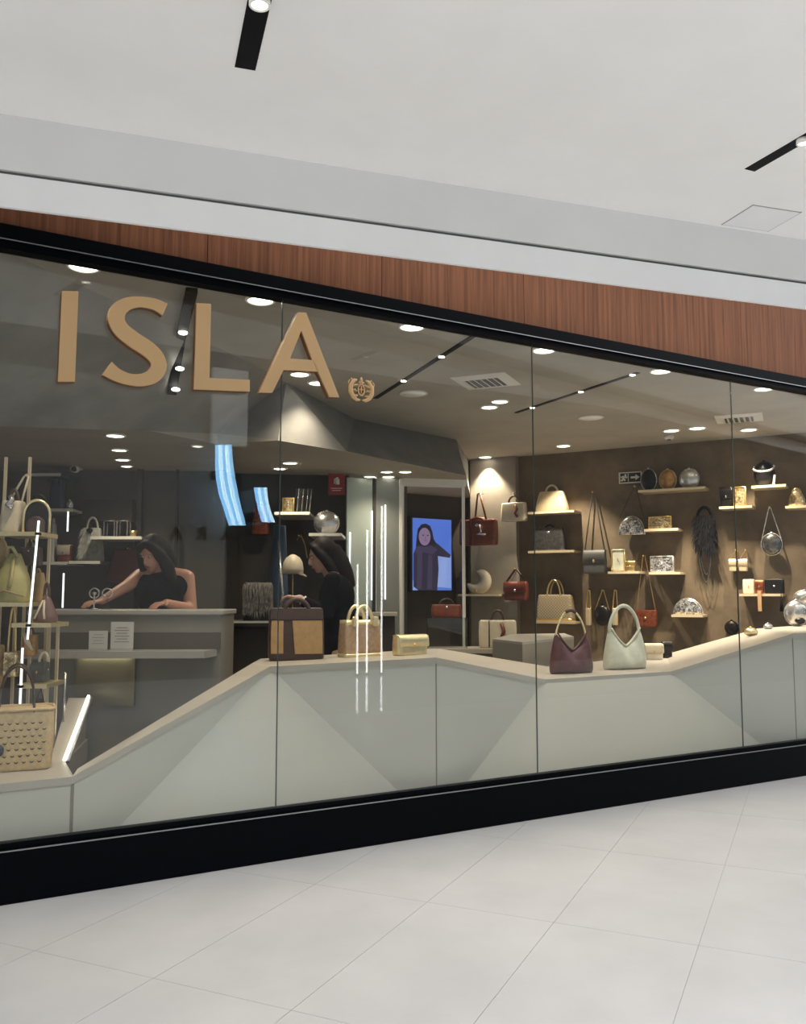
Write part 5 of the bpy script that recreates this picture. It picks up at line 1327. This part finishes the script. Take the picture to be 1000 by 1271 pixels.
# ================================================================== BACK WALL BEHIND THE DESK
def bshelf(x0, x1, py, d, label, m_='desk_top', depth=.24, name='wall_shelf', wall_d=8.07, lit=None):
    p = pos((x0 + x1) / 2, py, d); q = d / FPX; w = (x1 - x0) * q; dp = wall_d - d + depth / 2
    t_ = thing(name, label, 'shelf', p, YAW)
    m2 = MB(); m2.box((0, (dp - depth / 2) / 2, -.012), (w, dp + depth / 2, .024)); m2.build('board', m_, t_)
    m2 = MB(); m2.box((0, -depth / 2 - .004, -.012), (w, .008, .026)); m2.build('lip', 'white_frame', t_)
    for px_, y0, y1 in (lit or ()):
        z0, z1 = pos(px_, y1, d).z - p.z, pos(px_, y0, d).z - p.z
        m2 = MB(); m2.cyl(((px_ - (x0 + x1) / 2) * q, -depth / 2, z0), .008, z1 - z0, 8); m2.build('light_line', 'led_white', t_)
    return p.z
def back_hook(p, reach, what):
    t_ = thing('wall_hook', 'brass wall hook carrying the ' + what, 'hook', p, YAW)
    m2 = MB(); m2.cyl((0, reach, -.014), .005, reach + .02, 8, 'y'); m2.build('peg', 'brass', t_)
    m2 = MB(); m2.ell((0, -.024, -.012), (.009, .006, .010), 10, 6); m2.build('knob', 'brass', t_)
def onback(x0, x1, y0, z, d):
    p = pos((x0 + x1) / 2, 738, d); p.z = z; q = d / FPX
    return p, (x1 - x0) * q, pos((x0 + x1) / 2, y0, d).z - z
BDp = 7.85
z = bshelf(46, 96, 633, BDp, 'pale shelf carrying the navy bag on the dark back wall', lit=((91, 634, 661),))
l, w, h = onback(57, 77, 594, z, BDp); tote('tote_bag', 'navy blue tote on the pale back wall shelf', l, YAW, w, h, .12, 'navy', 'navy', w * .7, .09, .05, .5, .008)
l, w, h = onback(78, 86, 620, z, BDp); minaudiere('coin_purse', 'tiny silver purse beside the navy tote', l, YAW, w, h, .05, 'silver', 'silver')
z = bshelf(46, 82, 590, BDp, 'upper blue grey shelf above the navy bag', m_='denim')
z = bshelf(60, 90, 698, BDp, 'short shelf with a brown and white bag on the back wall', lit=((86, 712, 754),))
l, w, h = onback(71, 87, 676, z, BDp); clutch('clutch_bag', 'brown and white flap bag on the short back shelf', l, YAW, w, h, .10, 'cognac', True, 'silver', flapmat='cream')
l, w, h = onback(59, 67.5, 650, z, BDp); tote('shoulder_bag', 'pale grey narrow shoulder bag on the short back shelf', l, YAW, w, h, .10, 'sign_white', 'sign_white', w * .6, .06, .05, .6, .007, two=False)
z = bshelf(92, 130, 697, BDp, 'dark shelf carrying the cream feather bag', m_='wall_dark')
l, w, h = onback(95, 129, 655, z, BDp)
t = thing('feather_bag', 'cream feather trimmed tote on the dark back shelf', 'bag', l, YAW)
loft_body(w * .86, h, .13, w * .6, .08).build('body', 'feather_cream', t)
mb = MB()
for i in range(240):
    a = random.uniform(-1, 1); zz = random.uniform(.15, 1.0) * h; p = Vector((a * w * .42 * (1 - .3 * zz / h), -.06, zz)); q_ = p + Vector((a * .03, -random.uniform(.005, .025), -random.uniform(.04, .09)))
    sw = Vector((random.uniform(.003, .007), 0, 0)); mb.add([p - sw, p + sw, q_], [(0, 1, 2)])
o = mb.build('feathers', 'feather_cream', t); o['kind'] = 'stuff'
mb = MB(); mb.tube(arch(-w * .2, w * .2, h * .95, .11, 12), .010, 8); mb.build('handle', 'feather_cream', t)
mb = MB(); mb.ell((0, -.07, h * .92), (.03, .014, .022), 12, 8); mb.build('clasp', 'black_leather', t)
z = bshelf(118, 181, 667, BDp, 'shelf with two glass jewel boxes behind the assistant', m_='shelf_beige')
for x0, x1, lab in ((128, 142, 'clear glass jewel box next to the feather bag'), (144, 158, 'clear glass jewel box next to the gold dish')):
    l, w, h = onback(x0, x1, 646, z, BDp); t = thing('jewel_box', lab, 'box', l, YAW)
    mb = MB(); mb.box((0, 0, h / 2), (w * .92, .09, h * .96)); mb.build('case', 'acrylic', t)
    mb = MB()
    for a_ in (-1, 1):
        for b2 in (-1, 1): mb.box((a_ * w * .46, b2 * .045, h / 2), (.008, .008, h))
    for zz in (.004, h): mb.tube([(-w * .46, -.045, zz), (w * .46, -.045, zz), (w * .46, .045, zz), (-w * .46, .045, zz)], .004, 4, True)
    mb.build('frame', 'silver', t)
l, w, h = onback(158, 168, 658, z, BDp); t = thing('trinket_dish', 'small gold dish on the jewel box shelf', 'dish', l, YAW)
mb = MB(); mb.lathe([(.001, 0), (w * .3, 0), (w * .5, h), (w * .47, h), (w * .28, .006), (.001, .006)], seg=20); mb.build('bowl', 'brass', t)
mb = MB(); mb.ell((0, 0, h * .5), (w * .2, w * .2, h * .3), 10, 6); mb.build('ring', 'pale_gold', t)
l, w, h = onback(135, 180, 682, pos(150, 722, 7.9).z, 8.0)
t = tote('tote_bag', 'dark red brown tote hanging below the jewel box shelf', l, YAW, w, h, .12, 'red_brown', 'choc', w * .75, .08, .03, .4, .008, two=False)
back_hook(l + Vector((0, 0, h + .022)), .07, 'dark red brown tote')
l, w, h = onback(98, 164, 620, pos(130, 646, 7.9).z, 7.99)
t = thing('wall_cabinet', 'dark brown wall cabinet above the jewel boxes', 'cabinet', l, YAW)
mb = MB(); mb.box((0, 0, h / 2), (w, .16, h)); mb.build('body', 'choc', t)
mb = MB(); mb.box((0, -.085, h / 2), (w * .94, .012, h * .86)); mb.build('door', 'wall_darker', t)
# camera on the wall
l = pos(93, 582, 7.9); t = thing('security_camera', 'small white security camera under the low ceiling', 'camera', l, YAW)
mb = MB(); mb.ell((0, 0, 0), (.045, .05, .035), 16, 10); mb.build('housing', 'vent_white', t)
mb = MB(); mb.cyl((.008, -.03, -.008), .022, .025, 14, 'y'); mb.build('lens', 'black_metal', t)
mb = MB(); mb.box((0, .08, .02), (.02, .16, .02)); mb.cyl((0, .02, .02), .014, max(.03, LZ - l.z - .02), 8); mb.build('bracket', 'vent_white', t)
# clutter on the desk
for px, dx, lab, m_ in ((117, .0, 'small silver trinket stand on the cash desk', 'silver'), (133, .05, 'little glass ring holder on the cash desk', 'acrylic')):
    p = pos(px, 738, DD + .12); p.z = dzt; t = thing('trinket_stand', lab, 'stand', p, YAW)
    mb = MB(); mb.lathe([(.03, 0), (.03, .006), (.005, .012), (.005, .09), (.02, .10), (.001, .11)], seg=14); mb.build('stem', m_, t)
    mb = MB(); mb.tube([(.03 * math.cos(a), 0, .10 + .03 * math.sin(a)) for a in [i * 2 * math.pi / 12 for i in range(12)]], .005, 6, True); mb.build('hoop', 'silver', t)

# ================================================================== DARK ALCOVE BETWEEN DESK AND MIRRORS
AD = 7.95
p = loc_at(340, 6.75); ct_ = thing('display_table', 'black display table with a pale edge beside the bending person', 'table', p, YAW)
tz = pos(340, 770, 6.75).z
mb = MB(); mb.box((0, 0, tz - .02), (.72, .42, .04)); mb.build('top', 'wall_darker', ct_)
mb = MB(); mb.box((0, -.213, tz - .006), (.72, .006, .014)); mb.build('edge', 'white_frame', ct_)
mb = MB(); mb.box((0, .02, (tz - .04) / 2), (.62, .34, tz - .04)); mb.build('body', 'wall_darker', ct_)
q = 6.75 / FPX
b_ = loc_at(321, 6.75); b_.z = tz
t = thing('fur_bag', 'grey shaggy fur bag on the black display table', 'bag', b_, YAW); w, h = 38 * q, 46 * q
rz_ = MB(); rz_.box((0, 0, .03), (w * .9, .12, .06)); rz_.build('riser', 'black_leather', t)
mb = loft_body(w * .9, h * .8, .12, w * .85, .09); mb.v = [v + Vector((0, 0, .06)) for v in mb.v]; mb.build('body', 'fur_grey', t)
mb = MB()
for i in range(700):
    a = random.uniform(-1, 1); zz = .06 + random.uniform(.1, 1.0) * h * .82; sd_ = random.choice((-1, -1, 1)); p_ = Vector((a * w * .45, sd_ * .058, zz)); q_ = p_ + Vector((random.uniform(-.012, .012), sd_ * random.uniform(.005, .03), -random.uniform(.04, .09)))
    sw = Vector((random.uniform(.002, .005), 0, 0)); mb.add([p_ - sw, p_ + sw, q_], [(0, 1, 2)])
o = mb.build('fur', 'fur_grey', t); o['kind'] = 'stuff'
# cap on a stand
b_ = loc_at(363, 6.7); b_.z = tz; zc_ = pos(363, 712, 6.7).z - tz; q = 6.7 / FPX
t = thing('cap', 'cream peaked cap on a thin stand on the display table', 'hat', b_, YAW)
mb = MB(); mb.lathe([(13 * q, zc_), (13.2 * q, zc_ + 6 * q), (12 * q, zc_ + 14 * q), (8.5 * q, zc_ + 20 * q), (3 * q, zc_ + 23.5 * q), (.001, zc_ + 24 * q)], seg=24); mb.build('crown', 'cream', t)
mb = MB(); mb.add([(6 * q, -9 * q, zc_ + .012), (16 * q, -7 * q, zc_ - .012), (17 * q, 3 * q, zc_ - .014), (9 * q, 9 * q, zc_ + .012), (6 * q, -9 * q, zc_), (16 * q, -7 * q, zc_ - .022), (17 * q, 3 * q, zc_ - .024), (9 * q, 9 * q, zc_)],
                  [(0, 1, 2, 3), (7, 6, 5, 4), (0, 4, 5, 1), (1, 5, 6, 2), (2, 6, 7, 3), (3, 7, 4, 0)]); mb.build('peak', 'cream', t)
st = MB(); st.cyl((0, 0, 0), .05, .01, 18); st.cyl((0, 0, 0), .005, zc_ + .06, 8); st.build('stand', 'brass', t)
b_ = loc_at(379, 6.57); b_.z = tz; clutch('clutch_bag', 'copper coloured clutch lying under the cream cap', b_, YAW, 20 * q, 10 * q, .08, 'rust', True, 'silver')
# wall shelves in the alcove
z = bshelf(343, 386, 637, AD, 'white shelf with a gold cuff below the fire sign', wall_d=8.28)
l, w, h = onback(350, 364, 617, z, AD); clutch('clutch_bag', 'small gold cuff bag on the white alcove shelf', l, YAW, w, h, .09, 'sequin_gold', False, 'brass', edge='brass')
l, w, h = onback(366, 385, 606, z, AD); t = thing('acrylic_riser', 'clear acrylic riser with bright edges on the white alcove shelf', 'riser', l, YAW)
mb = MB(); mb.box((0, 0, h / 2), (w, .10, h)); mb.build('block', 'acrylic', t)
mb = MB()
for k_ in (-.4, -.1, .2, .42): mb.tube([(k_ * w, -.052, .01), (k_ * w + .02, -.052, h)], .004, 6)
mb.build('edge', 'silver', t)
z = bshelf(385, 425, 663, AD, 'white shelf with a silver pillow bag below the fire sign', wall_d=8.36)
l, w, h = onback(389, 420, 634, z, AD); t = minaudiere('pillow_bag', 'silver quilted pillow shaped bag on the white shelf', l, YAW, w, h, .13, 'silver', 'silver')
# tall blue and red pieces
l, w, h = onback(335, 357, 652, 0.0, 7.2); l.z = 0
t = thing('mannequin_stand', 'blue denim covered display stand beside the cream cap', 'stand', l, YAW)
hz = pos(346, 652, 7.2).z
mb = MB(); mb.lathe([(.07, 0), (.07, .02), (.02, .05), (.02, hz * .5), (.065, hz * .52), (.075, hz * .7), (.06, hz * .9), (.05, hz)], seg=18); mb.build('column', 'denim', t)
mb = MB(); mb.tube([(0, -.07, hz * .93), (.04, -.08, hz * .7), (.0, -.085, hz * .56)], .012, 8); mb.build('strap', 'silver', t)
l, w, h = onback(312, 333, 627, pos(322, 662, 8.05).z, 8.185); t = tote('handbag', 'coral red handbag hanging in the dark alcove', l, YAW, w, h, .12, 'rust', 'choc', w * .8, .08, .05, .5, .008, two=False)
back_hook(l + Vector((0, 0, h + .042)), .10, 'coral red handbag')
l, w, h = onback(366, 382, 668, pos(374, 690, 8.15).z, 8.15)
t = strap = thing('shoulder_strap', 'tan leather strap hanging under the white alcove shelf', 'strap', l, YAW)
mb = MB(); mb.tube([(-.05, 0, .15), (-.01, -.01, .20), (.03, -.01, .10), (.05, 0, -.02)], .010, 8, flat=.5); mb.build('band', 'tan', t)
mb = MB(); mb.cyl((-.03, .16, .19), .006, .2, 8, 'y'); mb.build('peg', 'brass', t)
# brown bag behind portal base
